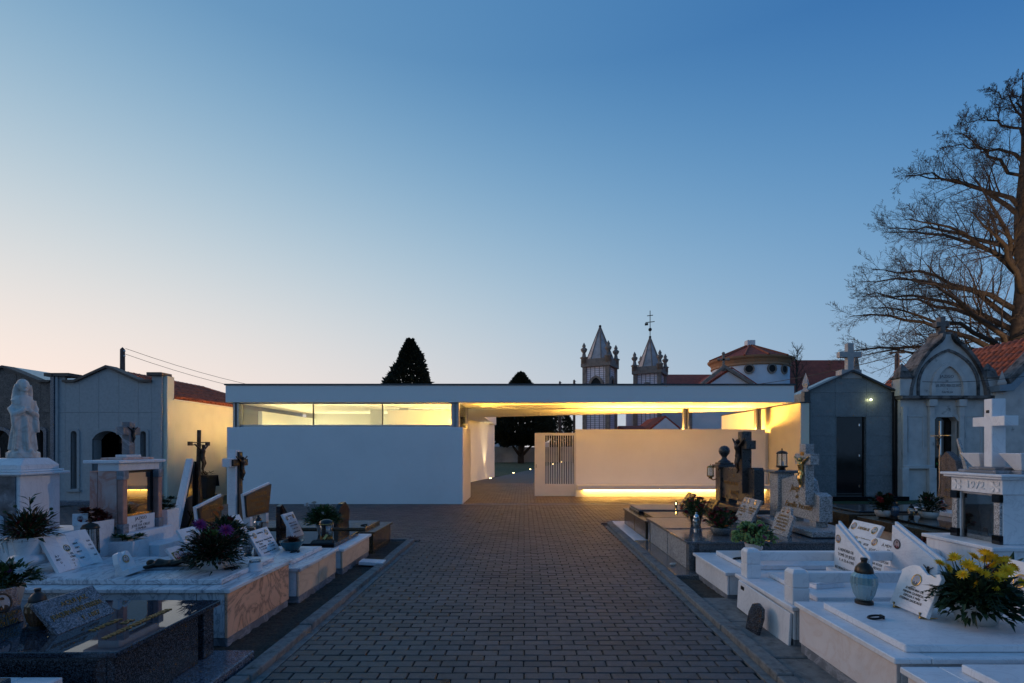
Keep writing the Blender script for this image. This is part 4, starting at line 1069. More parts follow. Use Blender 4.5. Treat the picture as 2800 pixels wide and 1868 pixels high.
# ================================================================== GRAVES
def grave(label, xa, xb, y0, y1, H, side, cop, front=None, plinth=m_greym, ph=.08, cover=None, cin=(.11, .10, .10, .2), ch_=.045, over=.022, ct=.035, npan=1, core=None, ins=.012, split=None, name='tomb', covers=None):
    """xa: end at the path, xb: head end. Plinth, wall panels, coping stones and a raised cover slab."""
    s = 1 if xa > xb else -1                        # +1: the path lies towards +X
    t = thing(name, label, 'grave', ((xa+xb)/2, (y0+y1)/2, 0), 'family graves along the path')
    X = lambda d: xa-s*d                            # distance from the path end
    def bb(n, mat, d0, d1, a, b, z0, z1, bev=.004, par=t):
        p, q = sorted((X(d0), X(d1))); return bx(n, mat, par, p, q, a, b, z0, z1, bev)
    L = abs(xb-xa); front = front or side
    bb('core', core or m_conc, .03, L, y0+.03, y1-.03, -.02, H-ct-.002, 0)
    bb('plinth', plinth, ins, L, y0+ins, y1-ins, -.025, ph, .006)
    w = (y1-y0)/npan
    for i in range(npan): bb('end_panel', side, .006+random.uniform(0, .003), .029, y0+w*i+.003, y0+w*(i+1)-.003, ph+.001, H-ct-.001, .003)
    cut = [.034]+([L*q for q in split] if split else [])+[L]
    for i in range(len(cut)-1): bb('side_panel', front, cut[i], cut[i+1]-.006, y0+.006, y0+.029, ph+.001, H-ct-.001, .003)
    cw = .19
    bb('coping', cop, -over, cw, y0-over, y1+over, H-ct, H, .005)
    for a, b in ((y0-over, y0+cw*.9), (y1-cw*.9, y1+over)): bb('coping', cop, cw+.003, L, a, b, H-ct+random.uniform(-.0015, .0005), H-random.uniform(0, .0015), .005)
    bb('bed', cop, cw, L-.02, y0+cw*.8, y1-cw*.8, H-ct-.01, H-.004, 0)
    if cover is not None:
        if covers is None: bb('cover_slab', cover, cin[0], L-cin[3], y0+cin[1], y1-cin[2], H+.001, H+ch_, .006)
        else:
            for a, b, z in covers: bb('cover_slab', cover, cin[0], L-cin[3], a, b, H+.001, H+z, .006)
    return t
# ---- left row, from the camera towards the gatehouse
g0 = grave('white marble grave at the bottom left corner with a dark cover slab', -2.49, -4.6, 1.74, 2.72, .375, m_white, m_white, cover=m_gran, cin=(.17, .06, .06, .2), ch_=.035)
g1 = thing('tomb', 'polished dark granite tomb with flat gold lettering and low foot slab on the left', 'grave', (-3.3, 3.3, 0), 'family graves along the path')
bx('plinth', m_gran, g1, -4.5, -2.34, 2.88, 3.76, -.02, .438, 0); 
bx('end_panel', m_gran, g1, -2.338, -2.29, 2.86, 3.60, .092, .438, .004); bx('end_panel', m_gran, g1, -2.338, -2.29, 3.66, 3.78, .092, .438, .004)
bx('side_panel', m_gran, g1, -4.5, -2.33, 2.855, 2.878, .0, .438, .003)
bx('cover_slab', m_gran_t, g1, -4.5, -2.25, 2.825, 3.80, .439, .474, .005)
bx('foot_slab', m_gran_b, g1, -2.335, -2.02, 2.35, 3.84, -.02, .088, .008)
UPX = lambda x, y, z: Matrix.Translation((x, y, z)) @ Matrix(((0, -1, 0, 0), (1, 0, 0, 0), (0, 0, 1, 0), (0, 0, 0, 1)))   # flat, read from the path on the left side
for s_, x, y in (('FAMILIA', -2.66, 3.26), ('DE', -2.57, 3.32), ('AMANDIO NUNES FERREIRA', -2.48, 3.30)): text(s_, .062, m_gold, g1, UPX(x, y, .4745), world=True, ext=.003, maxw=.56)
g2 = grave('white veined marble grave with orange pink marble end, third from the bottom left corner', -2.37, -4.55, 4.10, 5.18, .477, m_pink, m_white2, front=m_white2, plinth=m_greym, ph=.075, cover=m_white2, cin=(.12, .11, .08, .05), split=(.12,))
g3 = grave('white marble grave with two cream end panels, holding the glass fronted shrine', -2.30, -4.6, 5.24, 6.28, .375, m_cream_m, m_white2, front=m_white, cover=m_white2, cin=(.14, .12, .10, .1), npan=2)
g4 = grave('pale marble grave with a polished black cover slab and gold lantern', -2.285, -4.75, 6.46, 7.58, .332, m_cream_m, m_white, cover=m_black, cin=(.13, .05, .10, .1), ch_=.055, front=m_white)
g5 = grave('brown granite grave at the far end of the left row', -2.265, -4.75, 7.72, 8.72, .342, m_brown, m_brown, cover=m_brown, cin=(.16, .10, .10, .2), plinth=m_brown, ch_=.045, front=m_brown)
o = MB().box(-2.22, -1.90, 6.85, 7.05, .03, .075).build('loose_slab', m_white, bevel=.004); o.rotation_euler = (0, .06, .05); single(o, 'loose white marble slab lying across the left kerb', 'stone slab')
# ---- right row
r1 = grave('white marble grave cut off by the bottom right corner', 2.12, 4.6, 1.8, 2.84, .38, m_blush, m_white, cover=m_white, cin=(.26, .06, .05, .1))
r2 = grave('white marble grave with blush end panel carrying the yellow chrysanthemums', 2.12, 4.5, 2.92, 3.96, .41, m_blush, m_white, front=m_white, plinth=m_greym, ph=.10, cover=m_white, cin=(.10, .06, .16, .1), ch_=.045)
r3 = grave('white marble grave with low posts and rails and a loose end panel', 2.13, 4.5, 4.05, 5.10, .35, m_white, m_white, plinth=m_greym, ph=.08, cover=m_white, cin=(.25, .10, .10, .1), ch_=.04)
r4 = grave('plain white marble grave between the railed grave and the dark granite tomb', 2.11, 4.5, 5.33, 6.32, .31, m_white, m_white, plinth=m_greym, ph=.07, cover=m_white, cin=(.22, .10, .10, .1), ch_=.05)
r5 = thing('tomb', 'wide polished grey granite double tomb with speckled granite headstone', 'grave', (3.2, 7.5, 0), 'family graves along the path')
bx('plinth', m_gran_g, r5, 2.10, 4.6, 6.47, 8.52, .05, .40, 0)
bx('end_panel', m_gran_l, r5, 2.075, 2.098, 6.55, 7.40, .062, .40, .003); bx('end_panel', m_gran_l, r5, 2.075, 2.098, 7.43, 8.40, .062, .40, .003)
bx('corner_post', m_gran_g, r5, 2.07, 2.14, 6.43, 6.545, .062, .40, .003); bx('corner_post', m_gran_g, r5, 2.07, 2.14, 8.42, 8.55, .062, .40, .003)
bx('side_panel', m_gran_g, r5, 2.20, 4.6, 6.44, 6.468, .062, .40, .003)
bx('cover_slab', m_gran_g, r5, 2.04, 4.6, 6.41, 7.42, .401, .432, .005); bx('cover_slab', m_gran_g, r5, 2.04, 4.6, 7.425, 8.56, .401, .442, .005)
bx('foot_slab', m_gran_g, r5, 1.85, 4.6, 6.22, 8.58, -.02, .06, .008)
r6 = thing('tomb', 'dark brown granite double tomb at the far end of the right row', 'grave', (3.2, 9.6, 0), 'family graves along the path')
bx('plinth', m_black, r6, 2.08, 4.6, 8.62, 10.48, .05, .34, 0)
for a, b in ((8.64, 9.5), (9.53, 10.46)): bx('end_panel', m_brown, r6, 2.05, 2.078, a, b, .062, .34, .003)
bx('coping', m_brown, r6, 2.03, 4.6, 8.60, 10.50, .341, .375, .005)
bx('cover_slab', m_black, r6, 2.20, 4.3, 8.68, 9.52, .376, .43, .006); bx('cover_slab', m_black, r6, 2.14, 4.3, 9.58, 10.44, .376, .42, .006)
bx('under_slab', m_gran_g, r6, 2.16, 4.3, 9.6, 10.42, .421, .45, .005)
bx('foot_slab', m_white, r6, 1.86, 4.6, 8.585, 10.85, -.02, .058, .008)
# second row on the right
r7 = grave('brown coped granite grave in the second row, bearing the two red flower pots', 5.42, 7.5, 6.5, 8.28, .50, m_cream_m, m_brown, front=m_cream_m, plinth=m_brown, cover=m_black, cin=(.22, .12, .12, .2), ch_=.03, ct=.14, npan=2)
r8 = grave('rough brown granite grave in the second row behind the speckled headstone', 5.35, 7.4, 8.42, 9.7, .52, m_brown, m_brown, cover=m_gran, cin=(.25, .14, .14, .2), ch_=.03, ct=.14)
r9 = grave('grey granite grave in the second row half hidden by the 1972 shrine', 5.9, 7.9, 5.0, 6.3, .46, m_m1t, m_brown, cover=m_black, cin=(.2, .1, .1, .2), ch_=.03, ct=.14)

# ---- railing and loose panel of the railed grave
rl = thing('grave_railing', 'low white marble posts and rails around the railed grave', 'railing', (2.9, 4.6, .35))
def post(x, y, h=.275, w=.135):
    q = MB().box(x-w/2, x+w/2, y-w/2, y+w/2, .351, .351+h*.47).box(x-w/2+.004, x+w/2-.004, y-w/2+.004, y+w/2-.004, .351+h*.47, .351+h*.5)
    q.frust(x-w/2, x+w/2, y-w/2, y+w/2, .351+h*.5, x-w/2, x+w/2, y-w/2, y+w/2, .351+h*.9).frust(x-w/2, x+w/2, y-w/2, y+w/2, .351+h*.9, x-w*.36, x+w*.36, y-w*.36, y+w*.36, .351+h)
    return q.build('post', m_white, rl, bevel=.004, world=True)
for x, y in ((2.21, 4.99), (2.21, 4.15), (3.16, 4.14), (3.95, 5.0)): post(x, y)
bx('rail', m_white, rl, 2.28, 3.09, 4.115, 4.185, .52, .60, .005); bx('rail', m_white, rl, 2.28, 3.88, 4.955, 5.025, .51, .595, .005)
lp = MB().box(-.012, .012, -.46, .46, 0, .27).build('loose_panel', m_white, None, bevel=.004)
lp.location = (2.098, 4.53, .035); lp.rotation_euler = (.035, .04, .03)
tag(lp, 'loose white marble end panel leaning against the railed grave', 'stone slab')
MB().box(-.0135, -.0121, .33, .40, .20, .235).build('plate', m_iron, lp)
sl2 = thing('slate_marker', 'small dark rounded slate leaning on the loose white panel', 'grave marker', (1.95, 4.37, .03))
q = MB().prism([(-.09, 0), (.09, 0), (.10, .15), (.075, .225), (.0, .255), (-.075, .225), (-.10, .15)], -.014, .014, 'x').build('stone', m_gran, sl2, bevel=.006); q.rotation_euler = (0, .25, .15)

# ================================================================== PLAQUES
port = MB()
def ell(cx, cy, a, b, z, col, n=18, a0=0, a1=2*PI):
    port.col = col; pts = [(cx+a*math.cos(a0+(a1-a0)*i/n), cy+b*math.sin(a0+(a1-a0)*i/n), z) for i in range(n)]
    port.add(pts, [tuple(range(n))])
def portrait_mesh(bgc, skin, hair, suit, nm):
    global port
    port = MB(); ell(0, 0, .80, 1.0, .0, bgc)
    port.col = suit; port.add([(-.62, -.62, .004), (-.45, -.35, .004), (-.12, -.22, .004), (.12, -.22, .004), (.45, -.35, .004), (.62, -.62, .004), (.30, -.92, .004), (-.30, -.92, .004)], [tuple(range(8))[::-1]])
    ell(0, -.22, .13, .2, .006, skin, 10); ell(0, .16, .25, .36, .008, skin); port.col = (.7, .7, .68); port.add([(-.1, -.33, .007), (0, -.6, .007), (.1, -.33, .007)], [(0, 1, 2)])
    ell(0, .34, .28, .24, .010, hair, 14, -.35, PI+.35)
    ell(-.09, .16, .045, .02, .0105, (.03, .03, .03), 8); ell(.09, .16, .045, .02, .0105, (.03, .03, .03), 8)
    return port.mesh(nm, m_skinplate)
PM = [portrait_mesh((.34, .38, .42), (.40, .38, .37), (.015, .015, .018), (.02, .02, .025), 'photograph'),
      portrait_mesh((.40, .33, .34), (.45, .30, .25), (.10, .07, .06), (.20, .05, .06), 'photograph'),
      portrait_mesh((.30, .33, .42), (.42, .33, .30), (.30, .29, .30), (.06, .07, .12), 'photograph')]
fr_mb = MB(); fr_mb.lathe([(.80, -.02), (.80, .05), (.90, .09), (1.0, .05), (1.0, -.02)], 22, (0, 0, 0), 1, 1.24); 
fr_mb.f = fr_mb.f[:-2]; fr_mb.m = fr_mb.m[:-2]; fr_mb.fc = fr_mb.fc[:-2]
FM = fr_mb.mesh('portrait_frame', m_brass, True)
FMI = FM.copy(); FMI.materials.clear(); FMI.materials.append(m_iron)
def oval(par, x, y, z, a, which=0, frame=FM):
    p = inst('oval_photograph', PM[which], par, (x, y, z+.003), (0, 0, 0), (a*.98, a*1.0, a)); inst('portrait_frame', frame, p, (0, 0, 0), (0, 0, 0), (1.0, .82, .6)); return p
def plaque(label, xb, y0, y1, zb, xt, zt, th, mat, side, ovals=(), lines=(), tm=None, outline=None, support=True, name='memorial_plaque', book=False, group='memorial plaques', shear=0):
    """tilted plate: foot edge at x=xb, head edge at x=xt; side +1 faces the path on the left, -1 on the right"""
    L = math.hypot(xt-xb, zt-zb); W = y1-y0
    ex = Vector((0, side, 0)); ey = Vector(((xt-xb)/L, 0, (zt-zb)/L)); ez = ex.cross(ey)
    M = Matrix((ex, ey, ez)).transposed().to_4x4(); M.translation = (xb, (y0+y1)/2, zb)
    t = thing(name, label, 'plaque', M=M, group=group)
    pts = outline or [(-.5, 0), (.5, 0), (.5, 1), (-.5, 1)]
    pts = [(p[0]*W, p[1]*L) for p in pts]
    if book:
        for sg in (-1, 1):
            q = MB().add([(0, 0, 0), (sg*W/2, 0, 0), (sg*W/2, L, 0), (0, L, 0), (0, 0, -th), (sg*W/2, 0, -th), (sg*W/2, L, -th), (0, L, -th),
                          (sg*W*.25, 0, th*.45), (sg*W*.25, L, th*.45)], [(0, 8, 9, 3), (8, 1, 2, 9), (4, 7, 6, 5), (1, 5, 6, 2), (0, 3, 7, 4), (3, 9, 2, 6, 7), (0, 4, 5, 1, 8)])
            q.build('page', mat, t, bevel=.002)
    else: MB().prism(pts, -th, 0, 'z').build('plate', mat, t, bevel=.003)
    if support:
        d = M.to_3x3().transposed() @ Vector((0, 0, -1))
        if d.z < -.12:
            B = Vector((0, L*.72, -th)); hgt = (zb+ey.z*L*.72-zb)*.98-th*.3; C = B+d*max(.02, hgt); A = Vector((0, L*.12, -th))
            w = W*.28; V = [A+Vector((-w, 0, 0)), B+Vector((-w, 0, 0)), C+Vector((-w, 0, 0)), A+Vector((w, 0, 0)), B+Vector((w, 0, 0)), C+Vector((w, 0, 0))]
            MB().add(V, [(0, 1, 2), (3, 5, 4), (0, 3, 4, 1), (1, 4, 5, 2), (2, 5, 3, 0)]).build('support', mat, t)
    zz = th*.2 if book else 0
    for x, y, a, k in ovals: oval(t, x*W, y*L, zz+.001, a, k % 3, FMI if k > 2 else FM)
    for s_, x, y, sz, mw in lines: text(s_, sz, tm or m_ink, t, Matrix.Translation((x*W, y*L, zz+.0006)), maxw=mw*W, ext=.0016 if tm in (m_gold,) else .0008, shear=shear)
    return t
plaque('blue grey granite plaque reading Aqui Jaz in gold on the polished dark left tomb', -2.81, 3.09, 3.52, .476, -2.965, .66, .03, m_gran_b, 1,
       lines=(('AQUI JAZ', .05, .74, .045, .5), ('JOAQUIM NUNES FERREIRA', 0, .46, .05, .86), ('F. 1887', .12, .18, .045, .4)), tm=m_gold)
plaque('granite plaque with black framed portrait of a man, cut by the left edge', -3.26, 2.94, 3.34, .476, -3.31, .70, .03, m_gran_b, 1, ovals=((.22, .66, .062, 3),),
       lines=(('ANTONIO', .2, .30, .042, .5), ('NETO', .2, .19, .042, .5), ('FERREIRA', .2, .08, .042, .55)), tm=m_gold)
plaque('open book of white marble with palm relief and oval portrait beside the urn', -4.01, 4.42, 4.88, .522, -4.18, .83, .03, m_white, 1, ovals=((-.13, .58, .034, 0),), book=True,
       lines=(('À MEMÓRIA DE', -.24, .42, .026, .4), ('ANTONIO MARTINS', -.24, .33, .026, .42), ('DE CASTRO', -.24, .24, .026, .4), ('N. 7-1-1906', -.24, .15, .022, .4), ('F. 8-9-1980', -.24, .08, .022, .4),
              ('ETERNA', .24, .78, .024, .3), ('SAUDADE DE SUA', .24, .66, .024, .4), ('ESPOSA, FILHOS,', .24, .54, .024, .4), ('NORAS E NETOS', .24, .42, .024, .4), ('DESCANSA EM PAZ', .24, .24, .024, .4)))
plaque('small white plaque with a photograph of a couple behind the bronze Christ', -3.19, 4.72, 4.91, .521, -3.30, .675, .022, m_white, 1)
cp = [o_ for o_ in COL.objects if o_.get('label', '').startswith('small white plaque with a photograph of a couple')][0]
MB().box(-.075, .075, .045, .135, 0, .004).build('photo_frame', m_brass, cp)
for k, x in ((1, -.034), (2, .034)): inst('photograph', PM[k], cp, (x, .09, .0045), (0, 0, 0), (.040, .040, .02))
plaque('white marble plaque with two oval portraits and black text on the second marble grave', -2.84, 5.55, 5.97, .421, -3.0, .69, .028, m_white, 1, ovals=((-.30, .80, .032, 1), (.30, .80, .032, 2)),
       lines=(('À MEMÓRIA DE', 0, .84, .026, .3), ('Maria da Luz', -.22, .55, .03, .42), ('Manuel da Silva', .22, .55, .03, .42), ('Pinto', -.22, .45, .03, .3), ('Rosa', .22, .45, .03, .3), ('N. 13-10-1900', -.22, .33, .024, .42), ('N. 21-9-1897', .22, .33, .024, .42), ('F. 1-12-1973', -.22, .24, .024, .4), ('F. 5-2-1968', .22, .24, .024, .4), ('Recordação de seus filhos', 0, .10, .026, .9)))
plaque('white plaque with twin gold ovals leaning left of the brown lettered stone', -3.26, 5.86, 6.22, .421, -3.46, .80, .028, m_white, 1, ovals=((-.16, .80, .030, 1), (.14, .80, .030, 0)), lines=(('ETERNA SAUDADE', 0, .5, .028, .8), ('de seus pais', 0, .38, .026, .6)))
plaque('little white plaque with two gold rimmed ovals left of the magenta flowers', -3.52, 5.46, 5.74, .421, -3.70, .73, .026, m_white, 1, ovals=((-.26, .66, .028, 0), (.28, .82, .028, 1)), lines=(('SAUDADE', .05, .86, .02, .3), ('DE', .05, .74, .018, .2)))
plaque('white plaque with two ovals beside the green plant on the black slab', -3.10, 6.90, 7.22, .388, -3.26, .71, .026, m_white, 1, ovals=((-.30, .80, .030, 2), (.30, .82, .030, 1)), lines=(('À MEMÓRIA', 0, .86, .026, .35), ('DE', 0, .74, .022, .2), ('MARIA ALVES DA', 0, .58, .026, .8), ('COSTA E MARIDO', 0, .47, .026, .8), ('N. 1902  F. 1976', 0, .34, .024, .7), ('ETERNA SAUDADE', 0, .2, .024, .8)))
HEART = [(-.42, 0), (.42, 0), (.5, .55), (.36, .95), (.18, 1.0), (0, .86), (-.18, 1.0), (-.36, .95), (-.5, .55)]
hp = plaque('small white heart topped stone with oval portrait at the front of the marble slab', -3.36, 4.30, 4.47, .521, -3.44, .72, .05, m_white, 1, ovals=((0, .66, .034, 1),), outline=HEART)
MB().box(-.085, .085, .0, .05, .002, .06).build('little_book', m_white, hp, bevel=.003)
# right side plaques
plaque('grey granite plaque with three portraits and gold text behind the red flowers', 3.46, 7.85, 8.45, .444, 3.64, .80, .035, m_gran_l, -1, ovals=((-.36, .84, .038, 1), (-.14, .84, .038, 2), (.26, .84, .038, 1)),
       lines=(('JOSÉ', -.24, .60, .045, .4), ('FRANCISCO', -.24, .50, .045, .42), ('RODRIGUES', -.24, .40, .045, .42), ('N. 1898', -.24, .24, .04, .3), ('MARIA AMÉLIA', .26, .60, .045, .42), ('FERREIRA', .26, .50, .045, .4), ('N. 1905', .26, .40, .04, .3)), tm=m_gold)
plaque('narrow granite plaque with rounded head, twin ovals and gold text', 3.44, 6.70, 7.16, .434, 3.56, .81, .035, m_gran_l, -1, ovals=((-.12, .86, .034, 0), (.14, .86, .034, 1)), outline=[(-.5, 0), (.5, 0), (.5, .72), (.3, .78), (.26, .95), (.1, 1), (-.1, 1), (-.26, .95), (-.3, .78), (-.5, .72)],
       lines=(('À MEMÓRIA DE', 0, .66, .04, .6), ('ROSA DE JESUS E', 0, .54, .04, .85), ('MARIDO MANUEL', 0, .43, .04, .85), ('N. 1899 F. 1970', 0, .32, .036, .8), ('ETERNA SAUDADE', 0, .2, .036, .85)), tm=m_gold)
plaque('brown stone open book plaque beside the burning candle on the far right tomb', 3.12, 9.85, 10.3, .452, 3.30, .72, .03, m_brown, -1, ovals=((-.3, .8, .034, 0),), book=True, lines=(('MARIA', .2, .75, .05, .4), ('DA LUZ', .2, .6, .05, .4), ('F. 1962', -.22, .4, .045, .4)), tm=m_ink)
plaque('small brown stone plaque next to the red flowers on the far right tomb', 3.3, 9.1, 9.5, .431, 3.46, .68, .04, m_brown, -1, lines=(('SAUDADE', 0, .7, .05, .8), ('ETERNA', 0, .5, .05, .8)), tm=m_ink)
plaque('white plaque with two gold oval portraits and gold text behind the pointed white plaques', 3.80, 5.72, 6.22, .361, 4.0, .735, .04, m_white, -1, ovals=((-.36, .82, .045, 2), (.36, .82, .045, 0)), lines=(('À MEMÓRIA DE', 0, .80, .05, .4), ('MANUEL', -.2, .5, .05, .4), ('E ESPOSA', .2, .5, .05, .4)), tm=m_gold)
plaque('small grey bordered plaque with one portrait between the pointed plaques', 3.62, 5.42, 5.74, .361, 3.74, .60, .05, m_white, -1, ovals=((-.3, .74, .036, 1),), lines=(('RECORDAÇÃO', .18, .8, .035, .5), ('DA SUA IRMÃ', .18, .62, .035, .5), ('E FILHAS', .18, .44, .035, .5)))
plaque('wide white plaque with portrait and black text behind the second pointed plaque', 3.55, 4.93, 5.44, .352, 3.70, .665, .03, m_white, -1, ovals=((-.36, .84, .040, 1),), lines=(('À MEMÓRIA', .1, .82, .045, .5), ('DE', .1, .70, .035, .2), ('JOSÉ MARTINS DE SÁ', 0, .58, .045, .9), ('7-6-1906   2-4-1970', 0, .46, .036, .8), ('SUA ESPOSA', .05, .34, .036, .5), ('ANA ROSA', -.05, .22, .036, .5), ('E FILHOS', 0, .1, .036, .5)))
PNT = [(-.5, 0), (.5, 0), (.5, .48), (-.5, 1.0)]
p1 = plaque('pointed white double marble plaque with oval portrait and engraved text', 2.98, 4.48, 4.93, .40, 3.0, .87, .03, m_white, -1, ovals=((-.38, .72, .038, 2),), outline=PNT, support=False,
       lines=(('À MEMÓRIA DE', -.12, .52, .040, .5), ('TOMÉ DE JESUS', -.10, .42, .040, .55), ('F. A 25-8-1983', -.08, .32, .036, .55), ('RECORDAÇÃO DA IRMÃ LUZ E FILHA', 0, .15, .036, .9)))
MB().prism([(-.235, -.01), (.235, -.01), (.235, .25), (-.235, .505)], -.055, -.031, 'z').build('back_plate', m_white, p1, bevel=.003)
MB().box(-.27, .1, -.02, .045, -.07, .05).build('foot', m_white, p1, bevel=.004)
p2 = plaque('pointed white double marble plaque with black framed oval and small bronze Christ', 3.56, 4.42, 4.98, .40, 3.58, .855, .03, m_white, -1, ovals=((-.36, .62, .046, 4),), outline=PNT, support=False)
MB().prism([(-.29, -.01), (.29, -.01), (.29, .245), (-.29, .49)], -.06, -.031, 'z').build('back_plate', m_white, p2, bevel=.003)
MB().box(-.3, -.02, -.02, .05, -.07, .05).build('foot', m_white, p2, bevel=.004)
WAVE = [(-.5, 0), (.5, 0), (.5, .86), (.42, .95), (.30, .90), (.16, .86), (.04, .92), (-.1, 1.0), (-.24, .99), (-.38, .93), (-.5, .84)]
k12 = plaque('white plaque with wavy top and colour oval on bronze feet beside the yellow flowers', 2.66, 3.39, 3.73, .475, 2.78, .775, .03, m_white, -1, ovals=((-.04, .68, .042, 2),), outline=WAVE, support=False,
       lines=(('À MEMÓRIA DE', 0, .46, .024, .5), ('MINHA QUERIDA', 0, .38, .024, .6), ('ESPOSA E MÃE', 0, .30, .024, .6), ('ETERNA SAUDADE', 0, .22, .024, .6)), tm=m_bronze)
for x in (-.12, .12): MB().tube([(x, .02, .01), (x, -.012, .0), (x, .02, -.12)], .008, 6).build('bronze_foot', m_brass, k12)
plaque('white plaque with rose portrait cut by the right edge behind the yellow flowers', 3.40, 3.3, 3.72, .456, 3.52, .80, .03, m_white, -1, ovals=((-.18, .62, .05, 1),))
for lab, x, y, z, rot in (('white marble book stone lying on the railed grave slab', 2.62, 4.55, .391, .25),):
    t = thing('marble_book', lab, 'book stone', (x, y, z)); t.rotation_euler = (0, 0, rot)
    MB().frust(-.15, .15, -.13, .13, 0, -.14, .14, -.12, .12, .03).build('lower_page', m_white, t, bevel=.003); MB().prism([(-.13, .03), (.14, .03), (.14, .085), (-.13, .04)], -.11, .11, 'y').build('upper_page', m_white, t, bevel=.003)
t = thing('marble_cup', 'octagonal white marble cup on the railed grave behind the near post', 'vase', (2.32, 4.42, .391))
MB().lathe([(.04, 0), (.055, .0), (.058, .09), (.045, .095), (.04, .06), (.001, .05)], 8).build('cup', m_white, t)
# ================================================================== MONUMENTS
def corpus(par, M, s, mat, vox=None, world=True):
    """crucified figure about s tall, x right, y up, z towards the viewer; one fused mesh"""
    b = MB(M @ Matrix.Scale(s, 4))
    b.ball((.03, .40, .07), (.065, .085, .07), 10, 8)
    b.tube([(0, .33, .045), (0, .24, .05), (.01, .12, .04), (0, .02, .045), (0, -.05, .05)], [.05, .115, .09, .085, .095], 10)
    for sg in (-1, 1):
        b.tube([(sg*.09, .27, .04), (sg*.24, .36, .035), (sg*.40, .47, .03), (sg*.44, .50, .03)], [.05, .038, .03, .022], 8)
        b.tube([(sg*.045, -.03, .045), (sg*.055+.03, -.24, .10), (sg*.025+.01, -.46, .045), (.0+sg*.015, -.55, .09)], [.065, .052, .036, .025], 8)
    b.tube([(-.09, -.02, .05), (0, -.06, .07), (.10, -.02, .05), (.14, -.12, .04)], [.05, .06, .055, .02], 8)
    return b.build('corpus', mat, par, smooth=True, remesh=(vox or s*.018), world=world)
SIDE = lambda x, y, z, side: Matrix(((0, 0, side, x), (side, 0, 0, y), (0, 1, 0, z), (0, 0, 0, 1)))     # upright frame: x along the reader's right, y up, z towards the path
def cross_pts(w, h, arm, az, aw, z0=0):
    """upright cross outline: half post width w, height h, half arm length arm, arm centre az, half arm width aw"""
    return [(-w, z0), (w, z0), (w, az-aw), (arm, az-aw), (arm, az+aw), (w, az+aw), (w, h), (-w, h), (-w, az+aw), (-arm, az+aw), (-arm, az-aw), (-w, az-aw)]

# ---- statue on its pedestal, left
st = thing('statue_pedestal', 'stepped white marble pedestal with stained side carrying the robed statue', 'pedestal', (-4.95, 5.0, .45))
bx('base', m_white, st, -5.4, -4.54, 4.74, 5.40, .478, .74, .006); bx('base_coping', m_white, st, -5.44, -4.49, 4.70, 5.44, .741, .785, .006)
bx('die', m_white, st, -5.18, -4.73, 4.80, 5.22, .786, 1.345, .005)
bx('stained_panel', plain('stained_marble', (.10, .11, .13), .5, var=.5, scale=9, dirt=((.30, .31, .33), 7, .55)), st, -5.16, -4.76, 4.790, 4.799, .80, 1.335, .002)
bx('moulding', m_white, st, -5.23, -4.67, 4.75, 5.27, 1.346, 1.372, .006); bx('moulding', m_white, st, -5.20, -4.70, 4.78, 5.24, 1.373, 1.395, .006)
MB().frust(-5.17, -4.73, 4.81, 5.21, 1.396, -5.17, -4.73, 4.81, 5.21, 1.44).frust(-5.17, -4.73, 4.81, 5.21, 1.44, -5.09, -4.77, 4.88, 5.14, 1.505).build('cap', m_white, st, bevel=.004, world=True)
fig = thing('robed_statue', 'white marble statue of a robed long haired figure with hands at the breast', 'statue', (-4.90, 5.01, 1.506))
b = MB(Matrix.Rotation(R(62), 4, 'Z') @ Matrix.Diagonal((.9, .9, 1.05, 1)))     # faces -y, then turned towards the path
def ring(z, rx, ry, cx, cy, n, amp, k, ph):
    return [(cx+rx*(1+amp*math.cos(k*2*PI*j/n+ph))*math.cos(2*PI*j/n), cy+ry*(1+amp*math.cos(k*2*PI*j/n+ph))*math.sin(2*PI*j/n), z) for j in range(n)]
secs = [(0.0, .135, .125, 0, 0, .05, 5, .3), (.05, .13, .12, 0, 0, .08, 6, .8), (.065, .105, .095, 0, 0, .10, 9, 0), (.12, .092, .086, 0, 0, .10, 9, .3), (.22, .084, .080, 0, 0, .09, 9, .7), (.33, .080, .074, 0, 0, .07, 8, 1.0), (.42, .080, .070, 0, 0, .05, 8, 1.4), (.50, .088, .066, 0, .0, .03, 7, 1.5), (.555, .080, .055, 0, .005, .0, 5, 0), (.575, .05, .05, 0, 0, 0, 5, 0)]
n = 40; V = []; Fc = []
for z, rx, ry, cx, cy, am, k, ph_ in secs: V += ring(z, rx, ry, cx, cy, n, am, k, ph_)
for i in range(len(secs)-1):
    for j in range(n): q = (j+1) % n; Fc.append((i*n+j, i*n+q, (i+1)*n+q, (i+1)*n+j))
Fc.append(tuple(range(n))[::-1]); Fc.append(tuple((len(secs)-1)*n+j for j in range(n)))
b.add(V, Fc)
b.tube([(0, -.0, .56), (0, -.008, .61)], [.04, .036], 10)
b.ball((0, -.015, .665), (.043, .05, .062), 14, 10); b.ball((0, -.062, .66), (.010, .016, .013), 8, 6); b.ball((0, -.05, .628), (.022, .018, .014), 8, 6)
b.ball((0, .012, .68), (.055, .055, .058), 14, 10)
for sg in (-1, 1):
    b.tube([(sg*.05, .0, .68), (sg*.058, .015, .62), (sg*.062, .03, .55), (sg*.05, .055, .48)], [.022, .026, .028, .015], 8)
    b.tube([(sg*.078, .0, .535), (sg*.098, -.0, .455), (sg*.088, -.045, .395), (sg*.03, -.082, .435), (sg*.012, -.086, .465)], [.030, .034, .036, .024, .017], 10)
    for f in range(4): b.tube([(sg*(.012), -.086-f*.003, .458-f*.008), (sg*(-.02), -.092, .475-f*.010), (sg*(-.034), -.084, .484-f*.011)], [.009, .008, .006], 6)
    b.tube([(sg*.088, -.04, .39), (sg*.088, -.045, .31), (sg*.078, -.05, .23)], [.030, .024, .008], 8)
